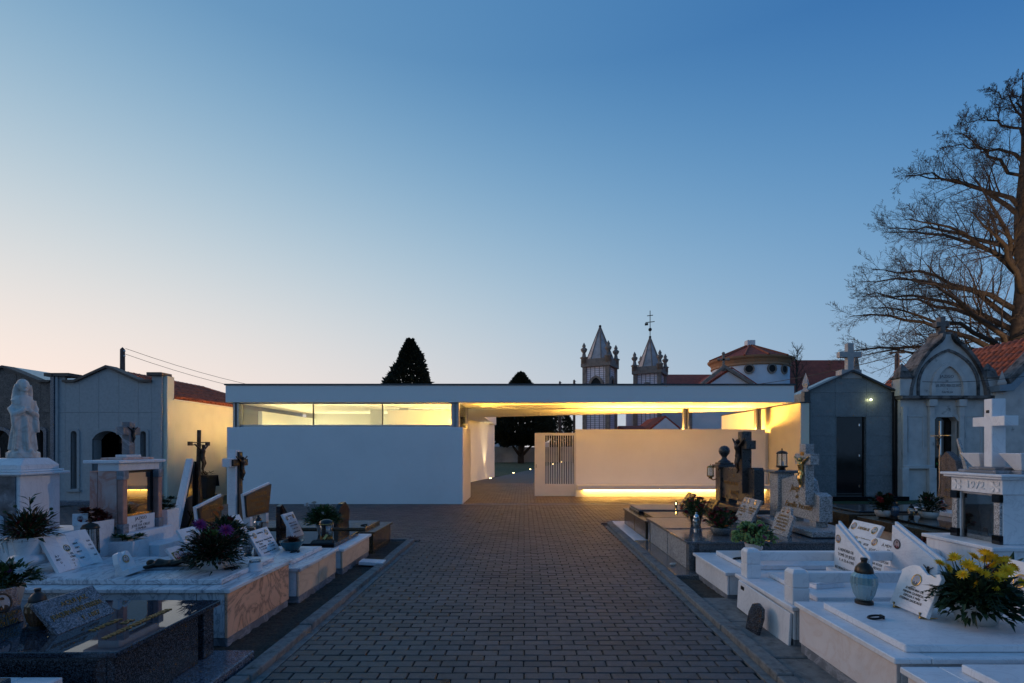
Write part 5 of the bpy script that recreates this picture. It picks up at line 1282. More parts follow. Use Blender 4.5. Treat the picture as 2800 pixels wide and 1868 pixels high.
for k in range(7):
    a = 2*PI*k/7+.3; b.tube([(.07*math.cos(a), .06*math.sin(a)-.01, .38), (.095*math.cos(a), .09*math.sin(a), .2), (.112*math.cos(a), .102*math.sin(a), .075)], [.012, .016, .014], 6)
b.tube([(.08, -.03, .42), (.09, -.06, .33), (.10, -.06, .24), (.115, -.07, .245)], [.026, .026, .018, .008], 8)
for x, y, r in ((-.09, .02, .05), (-.11, -.03, .035), (.09, -.04, .035), (.02, -.10, .03), (-.06, -.08, .038), (.08, .06, .04), (-.06, .08, .045), (.03, .10, .035)): b.ball((x, y, .02), (r, r*.8, r*.9), 7, 5)
b.tube([(.03, -.09, .07), (.035, -.125, .062)], [.024, .014], 8)
o = b.build('figure', marble('statue_marble', (.68, .62, .56), (.40, .25, .18), 3.5, .45, .5, .25, width=.12), fig, smooth=True, remesh=.0065)
for lab, x, y, z0, h, w, nm in (('upright pale rough marble rock behind the statue at the left edge', -5.62, 5.25, .0, 1.78, .22, 'marble_rock'), ('rough topped white marble plate leaning on the pedestal at the left edge', -5.03, 4.755, .50, .50, .17, 'marble_plate')):
    rr = random.Random(4); q = MB(); pts = [(-w, 0), (w, 0), (w*.95, h*.9)]+[(w*(.8-.32*i), h*(.95+rr.uniform(-.02, .05))) for i in range(6)]+[(-w*.98, h*.86)]
    o = q.prism(pts, -.05, .05, 'y').build(nm, m_rose if nm == 'marble_rock' else m_white, None, bevel=.012)
    o.location = (x, y, z0); tag(o, lab, 'stone')

# ---- glass fronted shrine with a dark cross
sh = thing('shrine', 'rose marble shrine with glass front between pink columns and a dark stone cross', 'shrine', (-4.4, 5.65, .37))
bx('step', m_white, sh, -4.62, -3.92, 5.50, 6.2, .421, .56, .006); bx('base', m_white, sh, -4.62, -4.14, 5.34, 6.05, .421, .70, .006)
bx('back', m_rose, sh, -4.55, -4.47, 5.36, 5.96, .701, 1.36, .004); bx('side', m_rose, sh, -4.465, -4.27, 5.36, 5.43, .701, 1.36, .004); bx('side', m_rose, sh, -4.465, -4.27, 5.89, 5.96, .701, 1.36, .004)
bx('lintel', m_white, sh, -4.465, -4.245, 5.36, 5.96, 1.361, 1.44, .004); bx('top_slab', m_white, sh, -4.58, -4.20, 5.31, 6.01, 1.441, 1.475, .006); bx('upper_slab', m_rose, sh, -4.50, -4.26, 5.44, 5.90, 1.476, 1.50, .004)
for y in (5.36, 5.88):
    bx('column', plain('pink_granite', (.40, .20, .16), .4, var=.15, scale=20), sh, -4.268, -4.205, y+.008, y+.072, .80, 1.27, .006)
    bx('column_block', m_greym, sh, -4.269, -4.195, y, y+.08, 1.271, 1.36, .004); bx('column_block', m_greym, sh, -4.269, -4.195, y, y+.08, .701, .80, .004)
bx('inscription', m_white, sh, -4.30, -4.235, 5.445, 5.875, .702, .865, .003)
text('JAZIGO', .05, m_engr, sh, SIDE(-4.2345, 5.66, .83, 1), world=True); text('DE', .03, m_engr, sh, SIDE(-4.2345, 5.66, .79, 1), world=True); text('JOSÉ DA CRUZ', .04, m_engr, sh, SIDE(-4.2345, 5.66, .755, 1), world=True, maxw=.36); text('E FAMÍLIA', .035, m_engr, sh, SIDE(-4.2345, 5.66, .72, 1), world=True)
bx('glass_frame', m_iron, sh, -4.30, -4.262, 5.44, 5.455, .866, 1.36, 0); bx('glass_frame', m_iron, sh, -4.30, -4.262, 5.865, 5.88, .866, 1.36, 0); bx('glass_frame', m_iron, sh, -4.30, -4.262, 5.455, 5.865, 1.335, 1.36, 0); bx('glass_frame', m_brass, sh, -4.30, -4.262, 5.455, 5.865, .866, .89, 0)
m_mirror = pane('shrine_glass', (.25, .24, .22), .42, .01); MB().box(-4.276, -4.272, 5.455, 5.865, .89, 1.335).build('glass', m_mirror, sh, world=True)
bx('cross_foot', m_white, sh, -4.44, -4.32, 5.56, 5.78, 1.501, 1.53, .004)
MB().prism([(p[0]+5.67, p[1]+1.531) for p in cross_pts(.045, .36, .125, .262, .045)], -4.42, -4.34, 'x').build('cross', m_greym, sh, bevel=.004, world=True)
corpus(sh, SIDE(-4.338, 5.67, 1.755, 1), .17, m_iron)
def planter(lab, x0, x1, y0, y1, z0, z1, plant):
    t = thing('planter', lab, 'planter', ((x0+x1)/2, (y0+y1)/2, z0))
    q = MB(); e = .025; q.box(x0, x0+e, y0, y1, z0, z1).box(x1-e, x1, y0, y1, z0, z1).box(x0+e, x1-e, y0, y0+e, z0, z1).box(x0+e, x1-e, y1-e, y1, z0, z1); q.build('box', m_white, t, world=True)
    MB().box(x0+e, x1-e, y0+e, y1-e, z0+.01, z1-.025).build('soil', m_soil, t, world=True)
    plant(t, Vector(((x0+x1)/2, (y0+y1)/2, z1-.03))-gloc(t), x1-x0, y1-y0); return t
def rosette(mb, c, r, n, L, w, up=.6, rnd=random):
    for i in range(n):
        a = i*2.39996; e = up+(1-i/n)*.0+.9*(1-i/n)*0
        f = (i+.5)/n; d = Vector((math.cos(a)*(.25+f), math.sin(a)*(.25+f), up*(1.25-f)))
        mb.leaf(Vector(c)+Vector((math.cos(a), math.sin(a), 0))*r*.1, d, L*(.55+.5*f), w, .25, (0, 0, 1))
def succ(mat, mat2):
    def f(t, c, wx_, wy_):
        q = MB()
        for k in range(9):
            p = c+Vector((random.uniform(-.4, .4)*wx_, random.uniform(-.4, .4)*wy_, random.uniform(.03, .16))); rosette(q, p, .1, 14, .085, .045)
            q.tube([c+Vector((0, 0, -.0)), p], .006, 4)
        q.build('succulent', mat, t)
        if mat2:
            q = MB()
            for k in range(60): q.leaf(c+Vector((random.uniform(-.45, .45)*wx_, random.uniform(-.45, .45)*wy_, random.uniform(.0, .05))), (random.gauss(0, 1), random.gauss(0, 1), .7), .04, .03)
            q.build('begonia', mat2, t)
    return f
planter('white marble planter with aeonium succulents left of the shrine', -4.47, -4.27, 5.08, 5.335, .50, .865, succ(m_brownleaf, m_dred))
planter('white marble planter at the far side of the shrine with spiky succulent', -4.5, -4.22, 6.06, 6.26, .561, .87, succ(m_green, None))
planter('low white marble box with green rosette succulents below the shrine', -4.4, -4.02, 5.26, 5.49, .421, .64, succ(m_green2, None))
t = thing('memorial_plaque', 'tiny white plaque with a portrait standing in the aeonium planter', 'plaque', (-4.42, 5.10, .86)); t.rotation_euler = (0, 0, .6)
MB().box(-.06, .06, -.012, .012, -.03, .09).build('plate', m_white, t, bevel=.003)
pmx = inst('oval_photograph', PM[1], t, (0, -.0135, .04), (PI/2, 0, 0), (.03, .03, .03))

# ---- slanted monument with a metal cross
sm_ = thing('slanted_headstone', 'tall tapering headstone of white and dark stone with a thin metal crucifix', 'headstone', (-4.6, 6.9, .33))
bx('base', m_white, sm_, -4.72, -4.2, 6.5, 7.5, .388, .52, .006)
Z = lambda v, y: pz(v, y)
MB().prism([(6.62, .52), (6.68, .52), (6.98, 1.46), (6.94, 1.46)], -4.585, -4.495, 'x').build('marble_fin', m_white, sm_, bevel=.004, world=True)
MB().prism([(6.685, .52), (7.22, .52), (7.12, 1.30), (7.04, 1.42), (7.01, 1.42)], -4.595, -4.50, 'x').build('dark_slab', m_black, sm_, bevel=.004, world=True)
MB().prism([(7.0, .78), (7.05, .78), (7.075, 1.85), (7.035, 1.85)], -4.495, -4.46, 'x').build('cross_post', m_bronze, sm_, bevel=.002, world=True)
MB().box(-4.495, -4.47, 6.86, 7.26, 1.64, 1.652).box(-4.495, -4.47, 6.86, 7.26, 1.675, 1.687).box(-4.497, -4.465, 6.84, 6.90, 1.636, 1.69).box(-4.497, -4.465, 7.22, 7.28, 1.636, 1.69).build('cross_arm', m_bronze, sm_, world=True)
corpus(sm_, SIDE(-4.458, 7.07, 1.48, 1), .36, m_bronze)
MB().tube([(-4.49, 6.85, .55), (-4.488, 7.0, .76)], .008, 5).tube([(-4.485, 7.02, .55), (-4.483, 6.88, .76)], .008, 5).build('gold_sprig', m_brass, sm_, world=True)
def lettered_stone(lab, x, y0, y1, z0, za, zb, face, lines, legs=True, yb0=None, yb1=None):
    t = thing('lettered_stone', lab, 'headstone', (x, (y0+y1)/2, z0-.12))
    yb0 = yb0 or y0+.06; yb1 = yb1 or y1-.10
    MB().prism([(yb0, z0), (yb1, z0), (y1, zb), (y0, za)], x-.07, x-.03, 'x').build('marble_back', m_white, t, bevel=.003, world=True)
    MB().prism([(yb0+.015, z0+.01), (yb1, z0+.01), (y1, zb-.03), (y0+.02, za-.025)], x-.029, x, 'x').build('dark_face', face, t, bevel=.003, world=True)
    for y in (yb0+.08, yb1-.08): bx('foot', m_white, t, x-.09, x+.02, y-.04, y+.04, z0-.14, z0+.002, .004)
    for s_, dy, z, sz, mw in lines: text(s_, sz, m_gold, t, SIDE(x+.0005, (y0+y1)/2+dy, z, 1), world=True, maxw=mw)
    return t
lettered_stone('slanted dark plaque with white edge lettered in gold beside the metal crucifix', -4.28, 6.72, 7.30, .53, .83, .95, m_umber, (('JOÃO TEIXEIRA', .0, .79, .075, .42), ('E', 0, .70, .06, .1), ('ESPOSA', 0, .62, .07, .3)))
bx_ = bx('base', m_white, g4, -4.42, -4.12, 6.7, 7.5, .388, .39, 0)
# ---- two tone cross of white and dark marble
cr_ = thing('grave_cross', 'white marble cross faced with dark stone and a bronze Christ, before the white gatehouse wall', 'cross', (-4.45, 7.9, .34))
cp_ = [(p[0]+7.90, p[1]) for p in cross_pts(.065, 1.575, .22, 1.38, .065, .388)]
MB().prism(cp_, -4.53, -4.415, 'x').build('white_cross', m_white, cr_, bevel=.004, world=True)
cp_ = [(p[0]+7.93, p[1]) for p in cross_pts(.05, 1.545, .205, 1.38, .05, .39)]
MB().prism(cp_, -4.414, -4.385, 'x').build('dark_cross', m_umber, cr_, bevel=.003, world=True)
corpus(cr_, SIDE(-4.383, 7.93, 1.30, 1), .36, m_bronze)
lettered_stone('large slanted brown plaque with white edge and gold text beside the two tone cross', -4.25, 7.80, 8.62, .53, .90, 1.03, m_umber, (('JAZIGO DE', .06, .87, .075, .4), ('MANUEL JOSÉ ALVES', .04, .78, .07, .58), ('PEREIRA', .04, .70, .07, .3), ('E SUA FAMÍLIA', .02, .61, .065, .45)))
# dark thin stones
t = thing('dark_headstone', 'thin dark pointed stone standing behind the white plaque on the black slab', 'headstone', (-3.45, 7.35, .387))
MB().prism([(7.22, .388), (7.50, .388), (7.52, .60), (7.30, .80), (7.22, .78)], -3.50, -3.44, 'x').build('stone', m_black, t, bevel=.004, world=True)
t = thing('dark_headstone', 'dark five sided stone behind the green plant', 'headstone', (-2.88, 8.05, .386))
MB().prism([(7.86, .387), (8.36, .387), (8.40, .60), (8.22, .74), (8.05, .73), (7.88, .60)], -2.93, -2.86, 'x').build('stone', m_black, t, bevel=.004, world=True)

# ---- right: dark headstone with ball finial and crucifix
h3 = thing('dark_headstone', 'large dark granite headstone with ball topped pillar and crucifix, before the lit bench wall', 'headstone', (4.05, 9.6, .42))
m_hs = granite('charcoal_granite', (.022, .021, .021), (.075, .072, .070), 190, .3, .55)
bx('base', m_hs, h3, 3.80, 4.32, 8.75, 10.56, .451, .54, .006)
bx('panel', m_hs, h3, 3.98, 4.16, 8.86, 10.30, .62, 1.22, .006); bx('panel_foot', m_hs, h3, 3.98, 4.14, 9.0, 9.14, .541, .619, 0); bx('panel_foot', m_hs, h3, 3.98, 4.14, 9.95, 10.1, .541, .619, 0)
MB().prism([(8.86, 1.221), (10.30, 1.221), (10.30, 1.222), (8.90, 1.26)], 3.985, 4.155, 'x').build('panel_top', m_hs, h3, world=True)
bx('pillar', m_hs, h3, 3.94, 4.20, 10.28, 10.54, .541, 1.20, .006); bx('pillar_cap', m_hs, h3, 3.88, 4.26, 10.22, 10.60, 1.201, 1.27, .012); bx('pillar_cap', m_hs, h3, 3.93, 4.21, 10.27, 10.55, 1.271, 1.315, .012)
MB().lathe([(.12, 0), (.12, .02), (.06, .06), (.045, .10), (.06, .13), (.095, .17), (.112, .225), (.10, .28), (.06, .325), (.001, .34)], 20, (4.07, 10.41, 1.316)).build('ball_finial', m_hs, h3, smooth=True, world=True)
MB().prism([(p[0]+9.20, p[1]) for p in cross_pts(.09, 1.90, .26, 1.66, .075, .80)], 3.88, 4.05, 'x').build('cross', m_hs, h3, bevel=.005, world=True)
corpus(h3, SIDE(3.872, 9.20, 1.48, -1), .60, m_iron)
for s_, z, sz, mw in (('À', 1.08, .09, .2), ('MEMÓRIA DE MARIA JOSÉ', .93, .09, .95), ('E FAMÍLIA', .76, .09, .5)): text(s_, sz, m_gold, h3, SIDE(3.979, 9.70, z, -1), world=True, maxw=mw, ext=.003)
# ---- right: speckled granite headstone
h4 = thing('granite_headstone', 'speckled pale granite headstone with gold script, pointed top and cross', 'headstone', (4.05, 7.5, .43))
bx('base', m_gran_l, h4, 3.72, 4.35, 6.62, 8.35, .443, .52, .01)
MB().prism([(6.90, .60), (7.92, .60), (7.92, 1.12), (7.42, 1.23), (7.25, 1.14), (7.20, .98), (7.02, .99), (6.90, .95)], 3.98, 4.16, 'x').build('panel', m_gran_l, h4, bevel=.006, world=True)
bx('panel_foot', m_gran_l, h4, 3.99, 4.15, 7.0, 7.16, .521, .599, 0); bx('panel_foot', m_gran_l, h4, 3.99, 4.15, 7.6, 7.76, .521, .599, 0)
bx('pillar', m_gran_l, h4, 3.93, 4.19, 7.93, 8.19, .521, 1.22, .006); bx('pillar_cap', m_gran_g, h4, 3.86, 4.26, 7.86, 8.26, 1.221, 1.26, .008)
MB().prism([(p[0]+7.10, p[1]) for p in cross_pts(.075, 1.66, .20, 1.45, .075, .82)], 3.86, 3.979, 'x').build('cross', m_gran_l, h4, bevel=.005, world=True)
corpus(h4, SIDE(3.855, 7.10, 1.28, -1), .42, m_brass)
bx('title_plate', m_brass, h4, 3.853, 3.859, 7.06, 7.14, 1.50, 1.55, 0)
for s_, y, z, sz in (('Jazigo', 7.50, 1.02, .12), ('de', 7.47, .90, .09), ('Família Vicente', 7.44, .77, .12)): text(s_, sz, m_gold, h4, SIDE(3.979, y, z, -1), world=True, maxw=.75, ext=.003, shear=.45)
# ---- 1972 shrine
s7 = thing('shrine', 'white marble shrine carved 1972 with niche, two tapered bowls and a white cross', 'shrine', (4.4, 4.75, .35))
bx('base', m_white, s7, 4.02, 4.95, 4.40, 5.12, .0, .715, .006); bx('base_coping', m_white, s7, 4.00, 5.0, 4.37, 5.16, .716, .75, .006)
bx('back', m_white, s7, 4.5, 4.9, 4.50, 5.02, .751, 1.19, .004); bx('side', m_white, s7, 4.21, 4.499, 4.50, 4.58, .751, 1.19, .004); bx('side', m_white, s7, 4.21, 4.499, 4.94, 5.02, .751, 1.19, .004)
bx('lintel', m_white, s7, 4.195, 4.91, 4.49, 5.03, 1.191, 1.325, .004); bx('top_slab', m_white, s7, 4.15, 4.96, 4.45, 5.07, 1.326, 1.345, .004); bx('top_slab', m_white, s7, 4.13, 4.98, 4.43, 5.09, 1.346, 1.37, .006)
for y in (4.50, 4.945):
    bx('pilaster', m_gran_l, s7, 4.185, 4.209, y+.005, y+.065, .83, 1.12, .003); bx('pilaster_block', m_black, s7, 4.175, 4.2092, y-.005, y+.075, 1.121, 1.19, .003); bx('pilaster_block', m_black, s7, 4.175, 4.2092, y-.005, y+.075, .751, .829, .003)
bx('niche_frame', m_alu, s7, 4.22, 4.235, 4.58, 4.595, .751, 1.19, 0); bx('niche_frame', m_alu, s7, 4.22, 4.235, 4.925, 4.94, .751, 1.19, 0); bx('niche_frame', m_alu, s7, 4.22, 4.235, 4.595, 4.925, 1.172, 1.19, 0)
MB().box(4.226, 4.229, 4.595, 4.925, .752, 1.172).build('niche_glass', m_lampglass, s7, world=True)
text('1972', .10, m_white, s7, SIDE(4.1945, 4.76, 1.258, -1), world=True, ext=.004); 
for y in (4.56, 4.96):
    q = MB()
    for k in range(4): q.add([Vector((4.194, y, 1.258)), Vector((4.186, y+.05*math.cos(k*PI/2+.3), 1.258+.05*math.sin(k*PI/2+.3))), Vector((4.19, y+.06*math.cos(k*PI/2+PI/4), 1.258+.06*math.sin(k*PI/2+PI/4))), Vector((4.186, y+.05*math.cos(k*PI/2+PI/2-.3), 1.258+.05*math.sin(k*PI/2+PI/2-.3)))], [(0, 1, 2), (0, 2, 3)])
    q.build('carved_flower', m_white, s7, world=True)
bx('cross_foot', m_greym, s7, 4.22, 4.62, 4.58, 4.98, 1.371, 1.40, .004); bx('cross_foot', m_greym, s7, 4.27, 4.55, 4.64, 4.92, 1.401, 1.425, .004)
MB().prism([(p[0]+4.78, p[1]) for p in cross_pts(.042, 2.06, .165, 1.85, .045, 1.426)], 4.33, 4.46, 'x').build('cross', m_white, s7, bevel=.004, world=True)
bx('nail', m_iron, s7, 4.322, 4.331, 4.768, 4.792, 1.93, 1.955, 0)
for y in (4.97, 4.56):
    bx('bowl_foot', m_greym, s7, 4.36, 4.52, y-.07, y+.07, 1.371, 1.40, .004)
    MB().frust(4.40, 4.48, y-.035, y+.035, 1.401, 4.32, 4.56, y-.11, y+.11, 1.555).build('bowl', m_white, s7, bevel=.004, world=True)
for lab, y in (('small brown figurine inside the niche of the 1972 shrine', 4.86), ('dark metal lamp inside the niche of the 1972 shrine', 4.68)):
    t = thing('figurine' if y > 4.8 else 'niche_lamp', lab, 'figurine' if y > 4.8 else 'lamp', (4.36, y, .752))
    if y > 4.8: MB().ball((0, 0, .035), (.03, .05, .035)).ball((-.01, -.03, .075), .022).build('body', m_dry, t, remesh=.005)
    else: MB().lathe([(.03, 0), (.012, .02), (.04, .06), (.045, .14), (.02, .17), (.02, .19), (.001, .21)], 12).tube([(0, 0, .2), (0, 0, .26)], .004, 4).build('lamp', m_iron, t, smooth=True)
# ---- second row monument with chrome cross
s8 = thing('slanted_headstone', 'rose granite headstone with chrome cross and leaning steel blade in the second row', 'headstone', (6.95, 8.3, .5))
bx('base', m_white, s8, 6.6, 7.4, 7.6, 8.75, .53, .60, .006)
MB().prism([(8.05, .60), (8.60, .60), (8.50, 1.45), (8.40, 1.55), (8.22, 1.40)], 6.92, 7.04, 'x').build('stone', m_m2, s8, bevel=.005, world=True)
MB().prism([(7.72, .60), (7.84, .60), (8.18, 1.74), (8.15, 1.76)], 6.90, 6.94, 'x').build('blade', m_gran_l, s8, bevel=.003, world=True)
bx('side_stone', m_m2, s8, 6.92, 7.05, 7.5, 7.72, .531, .95, .005)
MB().box(6.84, 6.86, 8.42, 8.445, .85, 2.05).build('cross_post', m_chrome, s8, world=True); MB().box(6.84, 6.858, 8.22, 8.62, 1.80, 1.815).build('cross_arm', m_chrome, s8, world=True)
corpus(s8, SIDE(6.83, 8.43, 1.70, -1), .22, m_bronze)
text('JAZIGO', .07, m_gold, s8, SIDE(6.919, 8.3, .92, -1), world=True, maxw=.3); text('DE FAMÍLIA', .06, m_gold, s8, SIDE(6.919, 8.3, .80, -1), world=True, maxw=.36)
corpus(p2, Matrix.Translation((.19, .10, .003)), .13, m_bronze, .003, False)

# ================================================================== CANDLES, LANTERNS, RINGS
def candle(lab, x, y, z, h, r, glass, cap, ribs=True, name='candle_jar', cat='candle', wax=True):
    t = thing(name, lab, cat, (x, y, z)); n = 36 if ribs else 20
    wob = (lambda j: 1+.045*(j % 2)) if ribs else None
    MB().lathe([(r*.62, 0), (r*.72, 0), (r*.72, h*.06), (r*.55, h*.09), (.001, h*.09)], 20).build('foot', cap, t, smooth=False)
    MB().lathe([(r*.55, h*.09), (r*.8, h*.22), (r, h*.45), (r*.95, h*.6), (r*.7, h*.68), (r*.66, h*.68), (r*.9, h*.59), (r*.94, h*.45), (r*.75, h*.23), (r*.5, h*.10)], n, wob=wob).build('glass', glass, t, smooth=not ribs)
    if wax: MB().lathe([(.001, h*.095), (r*.45, h*.095), (r*.6, h*.35), (.001, h*.36)], 14).build('wax', m_potwhite, t, smooth=True)
    MB().lathe([(r*.72, h*.675), (r*.74, h*.70), (r*.66, h*.79), (r*.42, h*.87), (r*.24, h*.90), (r*.24, h*.95), (r*.30, h*.96), (r*.26, h), (.001, h)], 20).build('lid', cap, t, smooth=True)
    return t
candle('dark amber glass candle jar with black lid between the two granite plaques on the left', -3.04, 3.2, .475, .25, .062, m_amber, m_black_pl)
candle('pale aqua ribbed glass candle jar with black domed lid on the white right grave', 2.51, 3.78, .456, .335, .084, m_aqua, m_bronze)
candle('clear ribbed glass candle jar with blue top behind the magenta flowers', -3.03, 5.62, .421, .28, .055, m_lampglass, m_teal)
candle('silver ribbed candle jar with black lid below the brown lettered stone', -3.85, 7.42, .388, .24, .06, m_lampglass, m_black_pl)
candle('slim silver capped glass lantern reflected in the polished grey slab', 2.44, 7.25, .434, .26, .056, m_lampglass, m_chrome, False)
candle('blue glass candle jar beside the left red poinsettia in the second row', 5.72, 7.90, .532, .26, .06, pane('blue_glass', (.10, .18, .30), .15, .05, .3), m_iron)
candle('clear glass candle jar with dark lid between the second row flower pots', 6.05, 8.0, .532, .20, .05, m_lampglass, m_iron)
t = candle('lit candle glass glowing before the brown book on the far right tomb', 2.98, 10.05, .452, .13, .04, m_lampglass, m_brass, False)
fl = MB().lathe([(.004, 0), (.010, .012), (.006, .03), (.001, .04)], 8, (0, 0, .05)).build('flame', emit('candle_flame', (1, .5, .12), 60), t, smooth=True)
def lantern(lab, x, y, z, h, r, metal, bracket=None):
    t = thing('lantern', lab, 'lantern', (x, y, z))
    MB().lathe([(r*.55, 0), (r*.7, 0), (r*.5, h*.05), (r*.55, h*.09), (r, h*.13), (r*1.02, h*.20), (.001, h*.20)], 12).build('foot', metal, t)
    MB().lathe([(r*.94, h*.2), (r*.86, h*.74)], 12).build('glass', m_lampglass, t)
    q = MB()
    for k in range(6):
        a = 2*PI*k/6; q.tube([(r*.97*math.cos(a), r*.97*math.sin(a), h*.19), (r*.9*math.cos(a), r*.9*math.sin(a), h*.75)], r*.06, 5)
    q.build('bars', metal, t)
    MB().lathe([(r*1.0, h*.74), (r*1.02, h*.76), (r*.8, h*.84), (r*.25, h*.88), (r*.12, h*.90), (.001, h*.90)], 12).build('roof', metal, t, smooth=True)
    MB().box(-r*.06, r*.06, -r*.06, r*.06, h*.9, h).box(-r*.06, r*.06, -r*.24, r*.24, h*.94, h*.965).build('finial_cross', metal, t)
    MB().lathe([(.001, h*.2), (r*.3, h*.2), (r*.3, h*.42), (.001, h*.42)], 10).build('wax', m_potwhite, t)
    if bracket: MB().tube([(0, 0, -.0), (bracket*.4, -.02, -.03), (bracket, -.05, .0)], .012, 6).build('bracket', metal, t)
    return t
lantern('bronze lantern with glass sides on the pillar of the speckled headstone', 4.06, 8.06, 1.261, .34, .085, m_bronze)
lantern('small brass lantern hanging on the ball topped pillar', 3.84, 10.55, .98, .30, .072, m_brass, .12)
lantern('dark bronze lantern half hidden behind the white book plaque on the left', -4.22, 4.98, .522, .40, .075, m_bronze)
# gold and black lantern with a small stone book
gl_ = thing('lantern', 'black and gold cylindrical lantern on the polished black slab', 'lantern', (-2.62, 6.78, .388))
MB().lathe([(.06, 0), (.075, 0), (.082, .02), (.082, .05), (.001, .05)], 24).build('foot', m_brass, gl_, smooth=False)
MB().lathe([(.075, .05), (.078, .21)], 24).build('glass', m_lampglass, gl_, smooth=True)
for k in range(3):
    a = .5+2*PI*k/3; q = MB()
    for j in range(5):
        a0 = a-.35+.7*j/5; a1 = a-.35+.7*(j+1)/5
        q.add([(.08*math.cos(a0), .08*math.sin(a0), .05), (.08*math.cos(a1), .08*math.sin(a1), .05), (.083*math.cos(a1), .083*math.sin(a1), .21), (.083*math.cos(a0), .083*math.sin(a0), .21)], [(0, 1, 2, 3)])
    q.build('shield', m_black, gl_)
MB().lathe([(.088, .21), (.09, .225), (.08, .25), (.04, .272), (.001, .275)], 24).build('lid', m_black, gl_, smooth=True); MB().lathe([(.086, .205), (.092, .21), (.092, .216), (.086, .22)], 24).build('gold_band', m_brass, gl_, smooth=True)
t = thing('stone_book', 'small glossy dark stone book in front of the black and gold lantern', 'book stone', (-2.58, 6.58, .388)); t.rotation_euler = (0, 0, .1)
MB().frust(-.15, .13, -.05, .05, 0, -.13, .12, -.04, .045, .035).build('book', m_black, t, bevel=.003)
MB().tube([(0, .02, .035), (.03, .06, .09)], .018, 8).build('brass_hinge', m_brass, t)
def ring_handle(lab, x, y, z, r, mat=m_iron, rot=0):
    t = thing('ring_handle', lab, 'handle', (x, y, z), 'iron lifting rings on the slabs'); t.rotation_euler = (0, 0, rot)
    pts = [(r*1.5*math.cos(2*PI*i/16), r*math.sin(2*PI*i/16), .010+.006*math.cos(2*PI*i/16)) for i in range(17)]
    MB().tube(pts, .0075, 6).build('ring', mat, t, smooth=True); MB().box(r*1.25, r*1.75, -.02, .02, 0, .024).build('eye', mat, t, bevel=.003)
ring_handle('iron lifting ring beside the magenta flower bowl', -2.62, 4.57, .521, .032)
ring_handle('iron lifting ring in front of the teal succulent bowl', -2.60, 5.80, .421, .030)
ring_handle('iron lifting ring on the brown granite slab at the far left', -2.52, 8.05, .388, .030)
ring_handle('iron lifting ring on the white slab below the aqua candle jar', 2.36, 3.44, .456, .030)
ring_handle('iron lifting ring on the plain white slab behind the near marble post', 2.38, 5.72, .361, .028)
t = thing('candle_holder', 'round white stone candle holder on the corner of the marble coping', 'candle holder', (-2.47, 4.70, .478))
MB().lathe([(.062, 0), (.062, .016), (.058, .02), (.060, .07), (.052, .078), (.045, .07), (.045, .05), (.001, .05)], 24).build('holder', m_white, t, smooth=False)
MB().lathe([(.046, .05), (.048, .095), (.042, .097), (.040, .055)], 24).build('glass', m_lampglass, t, smooth=True)
# lying bronze Christ
lc = thing('bronze_crucifix', 'dark bronze Christ lying on a small grey stone plate', 'crucifix', (-3.14, 4.60, .521)); lc.rotation_euler = (0, 0, .12)
bx('plate', m_greym, lc, -.24, .24, -.075, .075, 0, .022, .004, world=False)
corpus(lc, Matrix(((0, -1, 0, -.03), (1, 0, 0, 0), (0, 0, 1, .022), (0, 0, 0, 1))), .44, m_bronze, .006, False)
# tissue
o = MB().ball((0, 0, 0), (.045, .025, .012), 9, 6); o.v = [(p[0]+random.uniform(-.006, .006), p[1]+random.uniform(-.006, .006), p[2]+random.uniform(-.006, .008)+.013) for p in o.v]
o = o.build('crumpled_tissue', m_potwhite); o.location = (1.96, 6.75, .061); tag(o, 'crumpled white tissue on the polished foot slab', 'litter')

# ================================================================== WHEELIE BIN
wb = thing('wheelie_bin', 'black wheelie bin overflowing with dead flowers by the cream wall', 'bin', (-9.98, 16.0, 0))
MB().frust(-.19, .19, -.20, .22, .05, -.24, .24, -.26, .27, .72).build('body', m_black_pl, wb, bevel=.02); MB().box(-.265, .265, -.29, .29, .721, .755).build('rim', m_black_pl, wb, bevel=.01)
MB().prism([(.27, .74), (.29, .74), (.36, .40), (.34, .40)], -.25, .25, 'x').build('lid', m_black_pl, wb)
for x in (-.21, .21):
    q = MB().lathe([(.08, -.025), (.08, .025)], 14); q.v = [(p[2]+x, p[1]+.20, p[0]+.08) for p in q.v]; q.build('wheel', m_iron, wb)
q = MB()
for k in range(60): q.leaf((random.uniform(-.2, .2), random.uniform(-.2, .2), .74+random.uniform(0, .08)), (random.gauss(0, 1), random.gauss(0, 1), random.uniform(.0, .8)), random.uniform(.06, .2), .05)
for k in range(6): q.tube([(random.uniform(-.15, .15), 0, .74), (random.uniform(-.3, .4), random.uniform(-.2, .2), .84+random.uniform(0, .1))], .008, 4)
tag(q.build('dead_flowers', m_bronze, wb), kind='stuff')
